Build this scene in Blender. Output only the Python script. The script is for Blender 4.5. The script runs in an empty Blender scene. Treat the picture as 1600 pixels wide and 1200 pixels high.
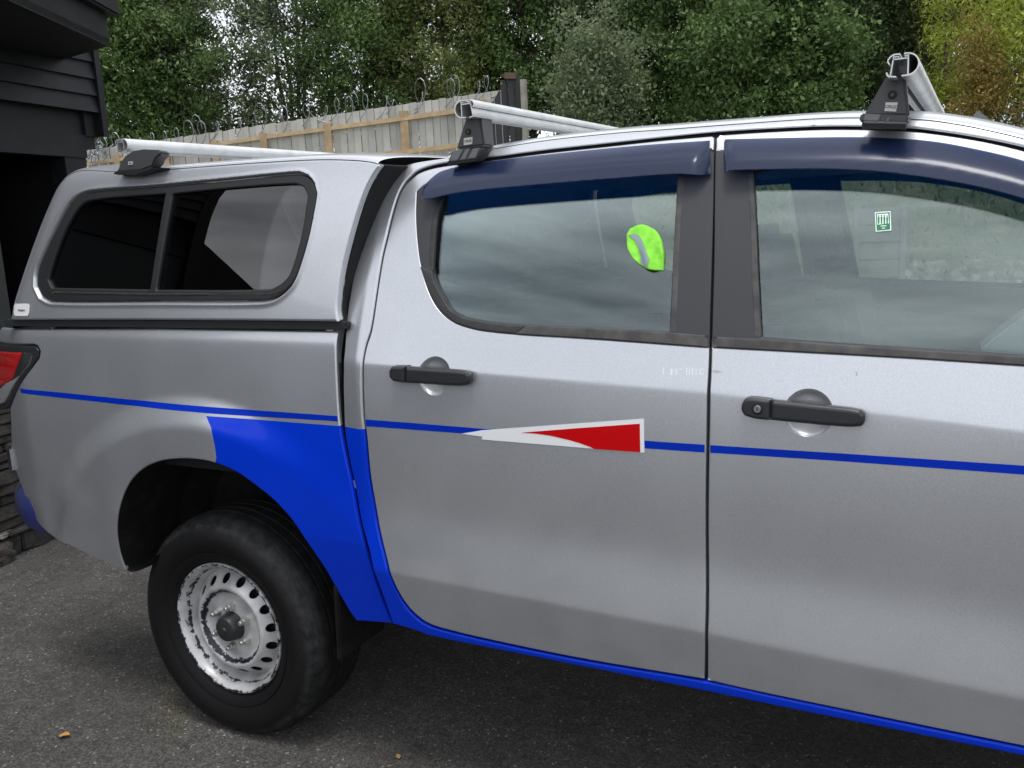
import bpy, bmesh, math, random
import numpy as np
from mathutils import Vector, Matrix
from mathutils.geometry import delaunay_2d_cdt
random.seed(7); RNG = np.random.default_rng(11)
S = bpy.context.scene
COL = S.collection
PI = math.pi

# ------------------------------------------------------------------ camera
F = 1400.0                      # focal length in photo pixels (1600 wide)
def _axes():
    dx = -np.array([-1900-800, 480-600, F]); dy = np.array([1540-800, 310-600, F])
    dx /= np.linalg.norm(dx); dy /= np.linalg.norm(dy)
    dx = dx - dy*(dx@dy); dx /= np.linalg.norm(dx)
    dz = np.cross(dx, dy); dz = dz if dz[1] < 0 else -dz
    return np.array([dx, dy, dz])
AX = _axes()
CAM = np.array([0.0, -1.93, 1.627])
cd = bpy.data.cameras.new('camera'); cam = bpy.data.objects.new('camera', cd); COL.objects.link(cam)
cd.sensor_width = 36; cd.lens = F/1600*36; cd.clip_start = 0.05; cd.clip_end = 2000
r, d, f = AX[:, 0], AX[:, 1], AX[:, 2]
cam.matrix_world = Matrix(((r[0], -d[0], -f[0], CAM[0]), (r[1], -d[1], -f[1], CAM[1]), (r[2], -d[2], -f[2], CAM[2]), (0, 0, 0, 1)))
S.camera = cam
# ------------------------------------------------------------------ light
SUN_EL, SUN_AZ = math.radians(76), math.radians(150)     # behind the photographer, high, veiled by cloud
w = bpy.data.worlds.new('World'); S.world = w; w.use_nodes = True
nt = w.node_tree; nt.nodes.clear(); N = nt.nodes.new; L = nt.links.new
out = N('ShaderNodeOutputWorld'); bg = N('ShaderNodeBackground'); bg.inputs['Strength'].default_value = 0.13
sky = N('ShaderNodeTexSky'); sky.sky_type = 'NISHITA'; sky.sun_disc = False
sky.sun_elevation = SUN_EL; sky.sun_rotation = SUN_AZ
tc = N('ShaderNodeTexCoord'); mp = N('ShaderNodeMapping'); mp.inputs['Scale'].default_value = (1.0, 1.0, 3.4)
nz = N('ShaderNodeTexNoise'); nz.inputs['Scale'].default_value = 2.1; nz.inputs['Detail'].default_value = 7; nz.inputs['Roughness'].default_value = 0.55
rp = N('ShaderNodeValToRGB'); rp.color_ramp.elements[0].position = 0.32; rp.color_ramp.elements[0].color = (0.24, 0.262, 0.29, 1)
rp.color_ramp.elements[1].position = 0.66; rp.color_ramp.elements[1].color = (1.0, 1.01, 1.04, 1)
ml = N('ShaderNodeVectorMath'); ml.operation = 'SCALE'; ml.inputs['Scale'].default_value = 10.0
mx = N('ShaderNodeMix'); mx.data_type = 'RGBA'; mx.inputs['Factor'].default_value = 0.9
L(tc.outputs['Generated'], mp.inputs['Vector']); L(mp.outputs[0], nz.inputs['Vector']); L(nz.outputs[0], rp.inputs[0])
L(rp.outputs[0], ml.inputs[0]); L(sky.outputs[0], mx.inputs[6]); L(ml.outputs[0], mx.inputs[7])
L(mx.outputs[2], bg.inputs[0]); L(bg.outputs[0], out.inputs[0])
ld = bpy.data.lights.new('sun', 'SUN'); ld.energy = 1.0; ld.angle = math.radians(18); ld.color = (1, 0.97, 0.93)
sun = bpy.data.objects.new('sun', ld); COL.objects.link(sun)
sd = Vector((math.sin(SUN_AZ)*math.cos(SUN_EL), math.cos(SUN_AZ)*math.cos(SUN_EL), math.sin(SUN_EL)))
sun.rotation_euler = sd.to_track_quat('Z', 'Y').to_euler(); sun.location = (0, -10, 20)
S.view_settings.view_transform = 'Standard'; S.view_settings.look = 'None'
S.view_settings.exposure = 0.74; S.view_settings.gamma = 1.0; S.view_settings.use_curve_mapping = False
S.render.engine = 'CYCLES'

# ------------------------------------------------------------------ materials
def mat(name, col, rough=0.5, metal=0.0, coat=0.0, spec=0.5, noise=None, bump=None, emit=None, sub=None):
    """noise=(scale, other colour, low, high); bump=(scale, strength, distance)"""
    m = bpy.data.materials.new(name); m.use_nodes = True
    n = m.node_tree; b = n.nodes['Principled BSDF']
    b.inputs['Base Color'].default_value = (*col, 1); b.inputs['Roughness'].default_value = rough
    b.inputs['Metallic'].default_value = metal; b.inputs['Coat Weight'].default_value = coat
    b.inputs['Coat Roughness'].default_value = 0.04; b.inputs['Specular IOR Level'].default_value = spec
    if noise or bump:
        t = n.nodes.new('ShaderNodeTexCoord')
    if noise:
        q = n.nodes.new('ShaderNodeTexNoise'); q.inputs['Scale'].default_value = noise[0]; q.inputs['Detail'].default_value = 6
        n.links.new(t.outputs['Object'], q.inputs['Vector'])
        rr = n.nodes.new('ShaderNodeValToRGB'); rr.color_ramp.elements[0].position = noise[2]; rr.color_ramp.elements[1].position = noise[3]
        rr.color_ramp.elements[0].color = (*col, 1); rr.color_ramp.elements[1].color = (*noise[1], 1)
        n.links.new(q.outputs[0], rr.inputs[0]); n.links.new(rr.outputs[0], b.inputs['Base Color'])
    if bump:
        q2 = n.nodes.new('ShaderNodeTexNoise'); q2.inputs['Scale'].default_value = bump[0]; q2.inputs['Detail'].default_value = 5
        n.links.new(t.outputs['Object'], q2.inputs['Vector'])
        bb = n.nodes.new('ShaderNodeBump'); bb.inputs['Strength'].default_value = bump[1]; bb.inputs['Distance'].default_value = bump[2]
        n.links.new(q2.outputs[0], bb.inputs['Height']); n.links.new(bb.outputs[0], b.inputs['Normal'])
    return m
def glass(name, tint, refl=1.0, ior=1.6, rough=0.0, gcol=(1, 1, 1)):
    """thin slab of glazing: Fresnel mirror over a tinted clear body"""
    m = bpy.data.materials.new(name); m.use_nodes = True
    n = m.node_tree; n.nodes.clear()
    o = n.nodes.new('ShaderNodeOutputMaterial'); mixs = n.nodes.new('ShaderNodeMixShader')
    tr = n.nodes.new('ShaderNodeBsdfTransparent'); tr.inputs[0].default_value = (*tint, 1)
    gl = n.nodes.new('ShaderNodeBsdfGlossy'); gl.inputs['Roughness'].default_value = rough; gl.inputs[0].default_value = (*gcol, 1)
    fr = n.nodes.new('ShaderNodeFresnel'); fr.inputs[0].default_value = ior
    mu = n.nodes.new('ShaderNodeMath'); mu.operation = 'MULTIPLY'; mu.inputs[1].default_value = refl; mu.use_clamp = True
    n.links.new(fr.outputs[0], mu.inputs[0]); n.links.new(mu.outputs[0], mixs.inputs[0])
    n.links.new(tr.outputs[0], mixs.inputs[1]); n.links.new(gl.outputs[0], mixs.inputs[2]); n.links.new(mixs.outputs[0], o.inputs[0])
    return m

M = {}
def paint(name, col, metal, rough, flake):
    m = mat(name, col, rough, metal, coat=0.55)
    n = m.node_tree; b = n.nodes['Principled BSDF']
    t = n.nodes.new('ShaderNodeTexCoord')
    v = n.nodes.new('ShaderNodeTexNoise'); v.inputs['Scale'].default_value = 330; v.inputs['Detail'].default_value = 2
    n.links.new(t.outputs['Object'], v.inputs['Vector'])
    dust = n.nodes.new('ShaderNodeTexNoise'); dust.inputs['Scale'].default_value = 6; dust.inputs['Detail'].default_value = 8
    n.links.new(t.outputs['Object'], dust.inputs['Vector'])
    mr = n.nodes.new('ShaderNodeMapRange'); mr.inputs[1].default_value = 0.3; mr.inputs[2].default_value = 0.7
    mr.inputs[3].default_value = 1-flake; mr.inputs[4].default_value = 1+flake
    n.links.new(v.outputs[0], mr.inputs[0])
    sc = n.nodes.new('ShaderNodeVectorMath'); sc.operation = 'SCALE'; sc.inputs[0].default_value = col
    n.links.new(mr.outputs[0], sc.inputs['Scale']); n.links.new(sc.outputs[0], b.inputs['Base Color'])
    geo = n.nodes.new('ShaderNodeSeparateXYZ'); n.links.new(t.outputs['Object'], geo.inputs[0])
    dm = n.nodes.new('ShaderNodeMapRange'); dm.inputs[1].default_value = 1.0; dm.inputs[2].default_value = .48; dm.inputs[3].default_value = .04; dm.inputs[4].default_value = .42; n.links.new(geo.outputs[2], dm.inputs[0])
    d2 = n.nodes.new('ShaderNodeMapRange'); d2.inputs[1].default_value = .38; d2.inputs[2].default_value = .72; n.links.new(dust.outputs[0], d2.inputs[0])
    d3 = n.nodes.new('ShaderNodeMath'); d3.operation = 'MULTIPLY'; n.links.new(dm.outputs[0], d3.inputs[0]); n.links.new(d2.outputs[0], d3.inputs[1])
    dmx = n.nodes.new('ShaderNodeMix'); dmx.data_type = 'RGBA'; n.links.new(d3.outputs[0], dmx.inputs[0]); n.links.new(sc.outputs[0], dmx.inputs[6]); dmx.inputs[7].default_value = (.20, .185, .165, 1); n.links.new(dmx.outputs[2], b.inputs['Base Color'])
    dmm = n.nodes.new('ShaderNodeMath'); dmm.operation = 'MULTIPLY_ADD'; n.links.new(d3.outputs[0], dmm.inputs[0]); dmm.inputs[1].default_value = -metal; dmm.inputs[2].default_value = metal; n.links.new(dmm.outputs[0], b.inputs['Metallic'])
    m2 = n.nodes.new('ShaderNodeMapRange'); m2.inputs[3].default_value = rough-0.04; m2.inputs[4].default_value = rough+0.08
    n.links.new(dust.outputs[0], m2.inputs[0]); n.links.new(m2.outputs[0], b.inputs['Roughness'])
    bb = n.nodes.new('ShaderNodeBump'); bb.inputs['Strength'].default_value = 0.06; bb.inputs['Distance'].default_value = 0.0004
    n.links.new(v.outputs[0], bb.inputs['Height']); n.links.new(bb.outputs[0], b.inputs['Normal'])
    return m
M['silver'] = paint('silver_paint', (0.535, 0.55, 0.58), 0.72, 0.34, 0.085)
M['blue'] = mat('blue_paint', (0.0, 0.034, 0.56), 0.34, coat=0.15, spec=0.15, bump=(420, .05, .0004))
M['vinyl_blue'] = mat('blue_vinyl', (0.0, 0.024, 0.40), 0.42, spec=0.12)
M['vinyl_white'] = mat('white_vinyl', (0.78, 0.79, 0.80), 0.35)
M['vinyl_red'] = mat('red_vinyl', (0.52, 0.0, 0.002), 0.45, spec=0.15)
M['black_plastic'] = mat('black_plastic', (0.022, 0.023, 0.026), 0.45, bump=(300, 0.15, 0.0006))
M['handle_black'] = mat('handle_black', (0.025, 0.026, 0.03), 0.36, bump=(500, 0.1, 0.0004))
M['pillar_black'] = mat('pillar_black', (0.030, 0.031, 0.036), 0.6, bump=(350, 0.12, 0.0005))
M['frame_black'] = mat('frame_black', (0.014, 0.015, 0.016), 0.5)
M['rubber'] = mat('seal_rubber', (0.018, 0.018, 0.018), 0.6, noise=(30, (0.045, 0.043, 0.04), 0.5, 0.8))
M['belt_rubber'] = mat('weathered_seal', (0.032, 0.031, 0.031), 0.6, noise=(22, (0.085, 0.080, 0.074), 0.42, 0.75), bump=(200, 0.2, 0.0006))
M['gap_black'] = mat('gap_black', (0.008, 0.009, 0.009), 0.8)
M['liner'] = mat('wheel_liner', (0.006, 0.006, 0.006), 0.8, spec=.25, noise=(14, (0.018, 0.016, 0.014), 0.5, 0.75), bump=(40, 0.4, 0.004))
M['trim'] = mat('interior_trim', (0.018, 0.019, 0.020), 0.7)
M['seat'] = mat('seat_fabric', (0.018, 0.019, 0.021), 0.9, bump=(250, 0.3, 0.001))
M['glass'] = glass('window_glass', (0.84, 0.89, 0.88), 2.4, 1.5, gcol=(0.86, 0.95, 0.95))
M['glass_dark'] = glass('tinted_glass', (0.25, 0.26, 0.27), 1.45, 1.45)
M['visor'] = mat('blue_acrylic', (0.024, 0.040, 0.100), 0.24, coat=0.2, spec=0.8)
_n = M['visor'].node_tree; _t = _n.nodes.new('ShaderNodeBsdfTransparent'); _t.inputs[0].default_value = (.05, .26, .52, 1); _m = _n.nodes.new('ShaderNodeMixShader'); _m.inputs[0].default_value = .55
_n.links.new(_n.nodes['Principled BSDF'].outputs[0], _m.inputs[1]); _n.links.new(_t.outputs[0], _m.inputs[2]); _n.links.new(_m.outputs[0], _n.nodes['Material Output'].inputs[0])
M['alu'] = mat('aluminium', (0.66, 0.67, 0.66), 0.42, 0.75, noise=(18, (0.5, 0.51, 0.5), 0.4, 0.8))
M['alu_end'] = mat('cut_aluminium', (0.80, 0.81, 0.82), 0.4, 0.3)
M['badge'] = mat('badge_plate', (0.55, 0.53, 0.50), 0.5)
M['ink'] = mat('black_ink', (0.03, 0.03, 0.035), 0.6)
M['rack'] = mat('rack_plastic', (0.05, 0.052, 0.055), 0.55, bump=(260, 0.25, 0.0008))
M['tyre'] = mat('tyre_rubber', (0.006, 0.006, 0.007), 0.5, noise=(9, (0.018, 0.017, 0.016), 0.5, 0.85), bump=(160, 0.3, 0.001))
M['chrome'] = mat('chrome', (0.75, 0.76, 0.78), 0.15, 1.0)
M['steel_dark'] = mat('dark_steel', (0.06, 0.058, 0.056), 0.55, 0.6)
M['tail_red'] = mat('red_lens', (0.62, 0.006, 0.008), 0.15, coat=1)
M['tail_clear'] = mat('clear_lens', (0.35, 0.36, 0.38), 0.15, coat=1)
M['hivis'] = mat('hivis_cloth', (0.20, 0.62, 0.045), 0.85, noise=(60, (0.28, 0.78, 0.06), .35, .65))
M['hivis'].node_tree.nodes['Principled BSDF'].inputs['Emission Color'].default_value = (0, 0, 0, 1)
M['reflective'] = mat('reflective_tape', (0.22, 0.30, 0.29), 0.4, 0.2)

# ------------------------------------------------------------------ object helpers
def link(name, me, m=None, parent=None, label=None, cat=None, group=None, kind=None):
    o = bpy.data.objects.new(name, me); COL.objects.link(o)
    if me is not None and m is not None and len(me.materials) == 0:
        for q in (m if isinstance(m, (list, tuple)) else [m]): me.materials.append(q)
    if parent is not None:
        o.parent = parent
        if parent.parent is None: o.location = -parent.location      # meshes are drawn in world metres
    if label: o['label'] = label
    if cat: o['category'] = cat
    if group: o['group'] = group
    if kind: o['kind'] = kind
    return o
def thing(name, label, cat, loc=(0, 0, 0), group=None):
    o = link(name, None, label=label, cat=cat, group=group); o.location = loc; return o
def pyd(name, v, f, smooth=False):
    me = bpy.data.meshes.new(name); me.from_pydata([tuple(map(float, p)) for p in v], [], [tuple(map(int, q)) for q in f]); me.update()
    if smooth: me.polygons.foreach_set('use_smooth', [True]*len(me.polygons))
    return me
class MB:
    """collects shapes into one mesh"""
    def __init__(s): s.v = []; s.f = []
    def add(s, v, f):
        b = len(s.v); s.v += [tuple(map(float, p)) for p in v]; s.f += [tuple(b+i for i in q) for q in f]; return s
    def box(s, x0, x1, y0, y1, z0, z1):
        v = [(x, y, z) for x in (x0, x1) for y in (y0, y1) for z in (z0, z1)]
        return s.add(v, [(0, 1, 3, 2), (4, 6, 7, 5), (0, 4, 5, 1), (2, 3, 7, 6), (0, 2, 6, 4), (1, 5, 7, 3)])
    def obox(s, p, ax, ay, az):
        """box from corner p with edge vectors"""
        p, ax, ay, az = map(lambda q: np.array(q, float), (p, ax, ay, az))
        v = [p+i*ax+j*ay+k*az for i in (0, 1) for j in (0, 1) for k in (0, 1)]
        return s.add(v, [(0, 1, 3, 2), (4, 6, 7, 5), (0, 4, 5, 1), (2, 3, 7, 6), (0, 2, 6, 4), (1, 5, 7, 3)])
    def frustum(s, b, t):
        n = len(b)
        return s.add(list(b)+list(t), [tuple(range(n))[::-1], tuple(range(n, 2*n))]+[(i, (i+1) % n, n+(i+1) % n, n+i) for i in range(n)])
    def tube(s, pts, rad, n=8, cap=True):
        pts = [np.array(p, float) for p in pts]; m = len(pts)
        rad = rad if hasattr(rad, '__len__') else [rad]*m
        vs = []; up = np.array([0.13, 0.21, 0.97])
        for i, p in enumerate(pts):
            t = pts[min(i+1, m-1)]-pts[max(i-1, 0)]; t = t/(np.linalg.norm(t)+1e-9)
            a = np.cross(t, up); a /= (np.linalg.norm(a)+1e-9); b = np.cross(t, a); up = -b if np.dot(-b, up) > 0 else b
            up = up/np.linalg.norm(up)
            for k in range(n):
                c = 2*PI*k/n; vs.append(p+rad[i]*(math.cos(c)*a+math.sin(c)*b))
        fs = [(i*n+k, i*n+(k+1) % n, (i+1)*n+(k+1) % n, (i+1)*n+k) for i in range(m-1) for k in range(n)]
        if cap: fs += [tuple(range(n))[::-1], tuple((m-1)*n+k for k in range(n))]
        return s.add(vs, fs)
    def lathe(s, prof, c, n=64, axis='y'):
        """prof = [(radius, depth)], spun round the y axis through c"""
        vs = []
        for (r_, d_) in prof:
            for k in range(n):
                a = 2*PI*k/n; vs.append((c[0]+r_*math.cos(a), c[1]+d_, c[2]+r_*math.sin(a)))
        m = len(prof)
        return s.add(vs, [(i*n+k, (i+1)*n+k, (i+1)*n+(k+1) % n, i*n+(k+1) % n) for i in range(m-1) for k in range(n)])
    def obj(s, name, m, parent=None, smooth=False, bevel=0, **k):
        me = pyd(name, s.v, s.f, smooth)
        bm = bmesh.new(); bm.from_mesh(me); bmesh.ops.recalc_face_normals(bm, faces=bm.faces)
        if bevel:
            bmesh.ops.bevel(bm, geom=[e for e in bm.edges if e.calc_face_angle(0) > 0.4], offset=bevel, segments=2, affect='EDGES', clamp_overlap=True)
        bm.to_mesh(me); bm.free()
        if smooth or bevel:
            me.polygons.foreach_set('use_smooth', [True]*len(me.polygons)); me.set_sharp_from_angle(angle=math.radians(40))
        return link(name, me, m, parent, **k)

# ------------------------------------------------------------------ tracing onto real surfaces
def ray(u, v): return AX @ np.array([(u-800)/F, (v-600)/F, 1.0])
def onY(u, v, y):                        # the point of the vertical plane at world y
    r = ray(u, v); t = (y-CAM[1])/r[1]; return CAM+r*t
def onZ(u, v, z):
    r = ray(u, v); t = (z-CAM[2])/r[2]; return CAM+r*t
def onS(pts, Sf):                        # outline -> (x, z) on the body surface y = Sf(x, z)
    o = []
    for (u, v) in pts:
        y = 0.0
        for _ in range(22):
            p = onY(u, v, y); y = 0.6*y+0.4*float(Sf(np.array([p[0]]), np.array([p[2]]))[0])
        o.append((p[0], p[2]))
    return np.array(o)
def resample(P, h, closed=True):
    P = np.asarray(P, float); Q = np.vstack([P, P[:1]]) if closed else P
    o = []
    for a, b in zip(Q[:-1], Q[1:]):
        n = max(1, int(np.ceil(np.linalg.norm(b-a)/h)))
        for k in range(n): o.append(a+(b-a)*k/n)
    if not closed: o.append(Q[-1])
    return np.array(o)
def spline(P, closed=False, n=6, sharp=35):
    """Catmull-Rom through the traced points, corners sharper than `sharp` degrees stay corners"""
    P = np.asarray(P, float); m = len(P); o = []
    def isc(i):
        if not closed and (i == 0 or i == m-1): return True
        a = P[i]-P[(i-1) % m]; b = P[(i+1) % m]-P[i]
        c = np.dot(a, b)/(np.linalg.norm(a)*np.linalg.norm(b)+1e-12)
        return math.degrees(math.acos(max(-1, min(1, c)))) > sharp
    C = [isc(i) for i in range(m)]
    for i in range(m if closed else m-1):
        p1, p2 = P[i], P[(i+1) % m]
        p0 = P[(i-1) % m] if not C[i] else p1-(p2-p1)
        p3 = P[(i+2) % m] if not C[(i+1) % m] else p2+(p2-p1)
        d = np.linalg.norm(p2-p1)
        t0 = (p2-p0)*d/(np.linalg.norm(p2-p1)+np.linalg.norm(p1-p0)); t1 = (p3-p1)*d/(np.linalg.norm(p3-p2)+np.linalg.norm(p2-p1))
        for k in range(n):
            t = k/n; o.append((2*t**3-3*t**2+1)*p1+(t**3-2*t**2+t)*t0+(-2*t**3+3*t**2)*p2+(t**3-t**2)*t1)
    if not closed: o.append(P[-1])
    return np.array(o)
def seg_dist(X, Z, loop):
    A = loop; B = np.roll(loop, -1, axis=0); best = np.full(X.shape, 1e9)
    for a, b in zip(A, B):
        ab = b-a; l2 = ab@ab+1e-15
        t = np.clip(((X-a[0])*ab[0]+(Z-a[1])*ab[1])/l2, 0, 1)
        d = (X-a[0]-t*ab[0])**2+(Z-a[1]-t*ab[1])**2
        best = np.minimum(best, d)
    return np.sqrt(best)
def inside(X, Z, loop):
    c = np.zeros(X.shape, bool); A = loop; B = np.roll(loop, -1, axis=0)
    for a, b in zip(A, B):
        if a[1] == b[1]: continue
        k = ((a[1] > Z) != (b[1] > Z)) & (X < (b[0]-a[0])*(Z-a[1])/(b[1]-a[1])+a[0])
        c ^= k
    return c
def area(P): return 0.5*np.sum(P[:, 0]*np.roll(P[:, 1], -1)-np.roll(P[:, 0], -1)*P[:, 1])
def panel(name, outline, Sf, m, parent=None, holes=(), h=0.018, edge=0.004, thick=0.02, back=None, extra=None, cons=(), pts=None, matfn=None, ring=None, **kw):
    """sheet-metal panel on the surface y = Sf(x, z): rolled edges, real thickness"""
    seg = min(h, 0.012)
    loops = [resample(outline, seg)]+[resample(q, seg) for q in holes]
    if area(loops[0]) < 0: loops[0] = loops[0][::-1]
    for i in range(1, len(loops)):
        if area(loops[i]) > 0: loops[i] = loops[i][::-1]
    # drop near duplicates
    for i, lp in enumerate(loops):
        k = np.linalg.norm(lp-np.roll(lp, 1, axis=0), axis=1) > 2e-4; loops[i] = lp[k]
    def dist(X, Z): return np.minimum.reduce([seg_dist(X, Z, lp) for lp in loops])
    def Ff(X, Z, near=None):
        y = Sf(X, Z)
        if extra is not None: y = y+extra(X, Z)
        if edge > 0:
            k_ = near if near is not None else np.ones(np.shape(X), bool)
            if np.any(k_):
                d = np.clip(dist(X[k_], Z[k_]), edge*0.04, edge); y = np.array(y, float); y[k_] += edge-np.sqrt(edge**2-(edge-d)**2)
        return y
    V = []; E = []
    for lp in loops:
        b = len(V); n = len(lp); V += list(lp); E += [(b+i, b+(i+1) % n) for i in range(n)]
    nb = len(V)
    for c in cons:
        c = np.asarray(c); b = len(V); V += list(c); E += [(b+i, b+i+1) for i in range(len(c)-1)]
    lo = loops[0].min(0); hi = loops[0].max(0)
    gx, gz = np.meshgrid(np.arange(lo[0]+h/2, hi[0], h), np.arange(lo[1]+h/2, hi[1], h)); gx = gx.ravel(); gz = gz.ravel()
    def keep(X, Z, dmin):
        k = inside(X, Z, loops[0])
        for q in loops[1:]: k &= ~inside(X, Z, q)
        return k & (dist(X, Z) > dmin)
    k = keep(gx, gz, max(edge*1.2, h*0.4)); V += list(np.stack([gx[k], gz[k]], 1))
    offs = [edge*0.12, edge*0.45, edge*1.0] if edge > 0 else []
    for lp in loops:
        t = np.roll(lp, -1, axis=0)-np.roll(lp, 1, axis=0); t /= np.linalg.norm(t, axis=1)[:, None]+1e-12
        nn = np.stack([-t[:, 1], t[:, 0]], 1)       # inward for ccw, into the metal for cw holes
        for o_ in offs:
            q = lp+nn*o_; k = keep(q[:, 0], q[:, 1], o_*0.85); V += list(q[k])
    if pts is not None and len(pts):
        p = np.asarray(pts); k = keep(p[:, 0], p[:, 1], edge*1.1); V += list(p[k])
    vs, es, fs, *_ = delaunay_2d_cdt([Vector((float(a), float(b))) for a, b in V], E, [], 0, 1e-6)
    P = np.array([(a.x, a.y) for a in vs]); T = np.array([q[:3] for q in fs])
    c = P[T].mean(1); k = inside(c[:, 0], c[:, 1], loops[0])
    for q in loops[1:]: k &= ~inside(c[:, 0], c[:, 1], q)
    T = T[k]; c = c[k]
    A2 = (P[T[:, 1], 0]-P[T[:, 0], 0])*(P[T[:, 2], 1]-P[T[:, 0], 1])-(P[T[:, 2], 0]-P[T[:, 0], 0])*(P[T[:, 1], 1]-P[T[:, 0], 1])
    T[A2 < 0] = T[A2 < 0][:, ::-1]                   # seen from -y, x right, z up: ccw = faces camera
    X, Z = P[:, 0], P[:, 1]; e = 4e-4
    nr_ = dist(X, Z) < edge+2e-3 if edge > 0 else None
    Y = Ff(X, Z, nr_); gxv = (Ff(X+e, Z, nr_)-Ff(X-e, Z, nr_))/(2*e); gzv = (Ff(X, Z+e, nr_)-Ff(X, Z-e, nr_))/(2*e)
    nrm = np.stack([gxv, -np.ones_like(gxv), gzv], 1)
    g = np.linalg.norm(nrm[:, [0, 2]], axis=1); sc = np.where(g > 4, 4/np.maximum(g, 1e-9), 1); nrm[:, 0] *= sc; nrm[:, 2] *= sc
    nrm /= np.linalg.norm(nrm, axis=1)[:, None]
    verts = list(np.stack([X, Y, Z], 1)); norms = list(nrm); faces = [tuple(t) for t in T]; mi = []
    if matfn is not None: mi = [int(q) for q in matfn(c[:, 0], c[:, 1])]
    else: mi = [0]*len(faces)
    # skirt
    for lp in loops:
        n = len(lp); y0 = Ff(lp[:, 0], lp[:, 1])
        t = np.roll(lp, -1, axis=0)-np.roll(lp, 1, axis=0); t /= np.linalg.norm(t, axis=1)[:, None]+1e-12
        nn = np.stack([t[:, 1], 0*t[:, 0], -t[:, 0]], 1)
        b = len(verts); yb = Sf(lp[:, 0], lp[:, 1])+thick
        verts += list(np.stack([lp[:, 0], y0, lp[:, 1]], 1))+list(np.stack([lp[:, 0], np.maximum(yb, y0+0.0005), lp[:, 1]], 1))
        norms += list(nn)*2
        mids = (lp+np.roll(lp, -1, axis=0))/2
        mm = [int(q) for q in matfn(mids[:, 0], mids[:, 1])] if matfn is not None else [0]*n
        for i in range(n):
            j = (i+1) % n; faces.append((b+i, b+n+i, b+n+j, b+j)); mi.append(mm[i])
    mats = list(m) if isinstance(m, (list, tuple)) else [m]
    if back is not None:
        b = len(verts); verts += list(np.stack([X, Sf(X, Z)+thick, Z], 1)); norms += list(-nrm)
        if back not in mats: mats.append(back)
        for t in T: faces.append((b+t[0], b+t[2], b+t[1])); mi.append(mats.index(back))
    me = pyd(name, verts, faces, True)
    for q in mats: me.materials.append(q)
    me.polygons.foreach_set('material_index', mi)
    me.normals_split_custom_set_from_vertices([tuple(map(float, q)) for q in norms])
    o = link(name, me, None, parent, **kw)
    return o, Ff
def mirror(o, parent, **kw):
    """the far side of the truck: same meshes, mirrored about the centre line"""
    c = o.copy(); COL.objects.link(c); c.parent = parent; c.scale = (1, -1, 1); c.location = Vector((0, 1.85, 0))-parent.location
    if 'label' in c: del c['label']
    for ch in list(o.children):
        g = ch.copy(); COL.objects.link(g); g.parent = c
        if 'label' in g: del g['label']
    for a, b in kw.items(): c[a] = b
    return c

# ================================================================== MATERIALS OF THE PLACE
M['asphalt'] = None
def asphalt():
    m = bpy.data.materials.new('asphalt'); m.use_nodes = True; n = m.node_tree; b = n.nodes['Principled BSDF']
    t = n.nodes.new('ShaderNodeTexCoord'); lk = n.links.new
    vo = n.nodes.new('ShaderNodeTexVoronoi'); vo.inputs['Scale'].default_value = 150; lk(t.outputs['Object'], vo.inputs['Vector'])
    vr = n.nodes.new('ShaderNodeSeparateColor'); lk(vo.outputs['Color'], vr.inputs[0])
    r1 = n.nodes.new('ShaderNodeValToRGB'); cr = r1.color_ramp; cr.elements[0].color = (.038, .035, .032, 1); cr.elements[1].color = (.33, .31, .28, 1)
    cr.elements[1].position = 1.0; e = cr.elements.new(.6); e.color = (.076, .072, .066, 1); e = cr.elements.new(.98); e.color = (.115, .108, .098, 1)
    lk(vr.outputs[0], r1.inputs[0])
    big = n.nodes.new('ShaderNodeTexNoise'); big.inputs['Scale'].default_value = 1.1; big.inputs['Detail'].default_value = 8; big.inputs['Roughness'].default_value = .65; lk(t.outputs['Object'], big.inputs['Vector'])
    mid = n.nodes.new('ShaderNodeTexNoise'); mid.inputs['Scale'].default_value = 14; mid.inputs['Detail'].default_value = 8; mid.inputs['Roughness'].default_value = .7; lk(t.outputs['Object'], mid.inputs['Vector'])
    mr = n.nodes.new('ShaderNodeMapRange'); mr.inputs[1].default_value = .3; mr.inputs[2].default_value = .7; mr.inputs[3].default_value = .62; mr.inputs[4].default_value = 1.35; lk(big.outputs[0], mr.inputs[0])
    mr2 = n.nodes.new('ShaderNodeMapRange'); mr2.inputs[1].default_value = .3; mr2.inputs[2].default_value = .7; mr2.inputs[3].default_value = .7; mr2.inputs[4].default_value = 1.3; lk(mid.outputs[0], mr2.inputs[0])
    mm = n.nodes.new('ShaderNodeMath'); mm.operation = 'MULTIPLY'; lk(mr.outputs[0], mm.inputs[0]); lk(mr2.outputs[0], mm.inputs[1])
    sc = n.nodes.new('ShaderNodeVectorMath'); sc.operation = 'SCALE'; lk(r1.outputs[0], sc.inputs[0]); lk(mm.outputs[0], sc.inputs['Scale']); lk(sc.outputs[0], b.inputs['Base Color'])
    b.inputs['Roughness'].default_value = .88
    v2 = n.nodes.new('ShaderNodeTexVoronoi'); v2.inputs['Scale'].default_value = 150; lk(t.outputs['Object'], v2.inputs['Vector'])
    bp = n.nodes.new('ShaderNodeBump'); bp.invert = True; bp.inputs['Strength'].default_value = .8; bp.inputs['Distance'].default_value = .0035; lk(v2.outputs['Distance'], bp.inputs['Height'])
    b2 = n.nodes.new('ShaderNodeBump'); b2.inputs['Strength'].default_value = .5; b2.inputs['Distance'].default_value = .008; lk(mid.outputs[0], b2.inputs['Height']); lk(bp.outputs[0], b2.inputs['Normal']); lk(b2.outputs[0], b.inputs['Normal'])
    return m
M['asphalt'] = asphalt()
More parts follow.
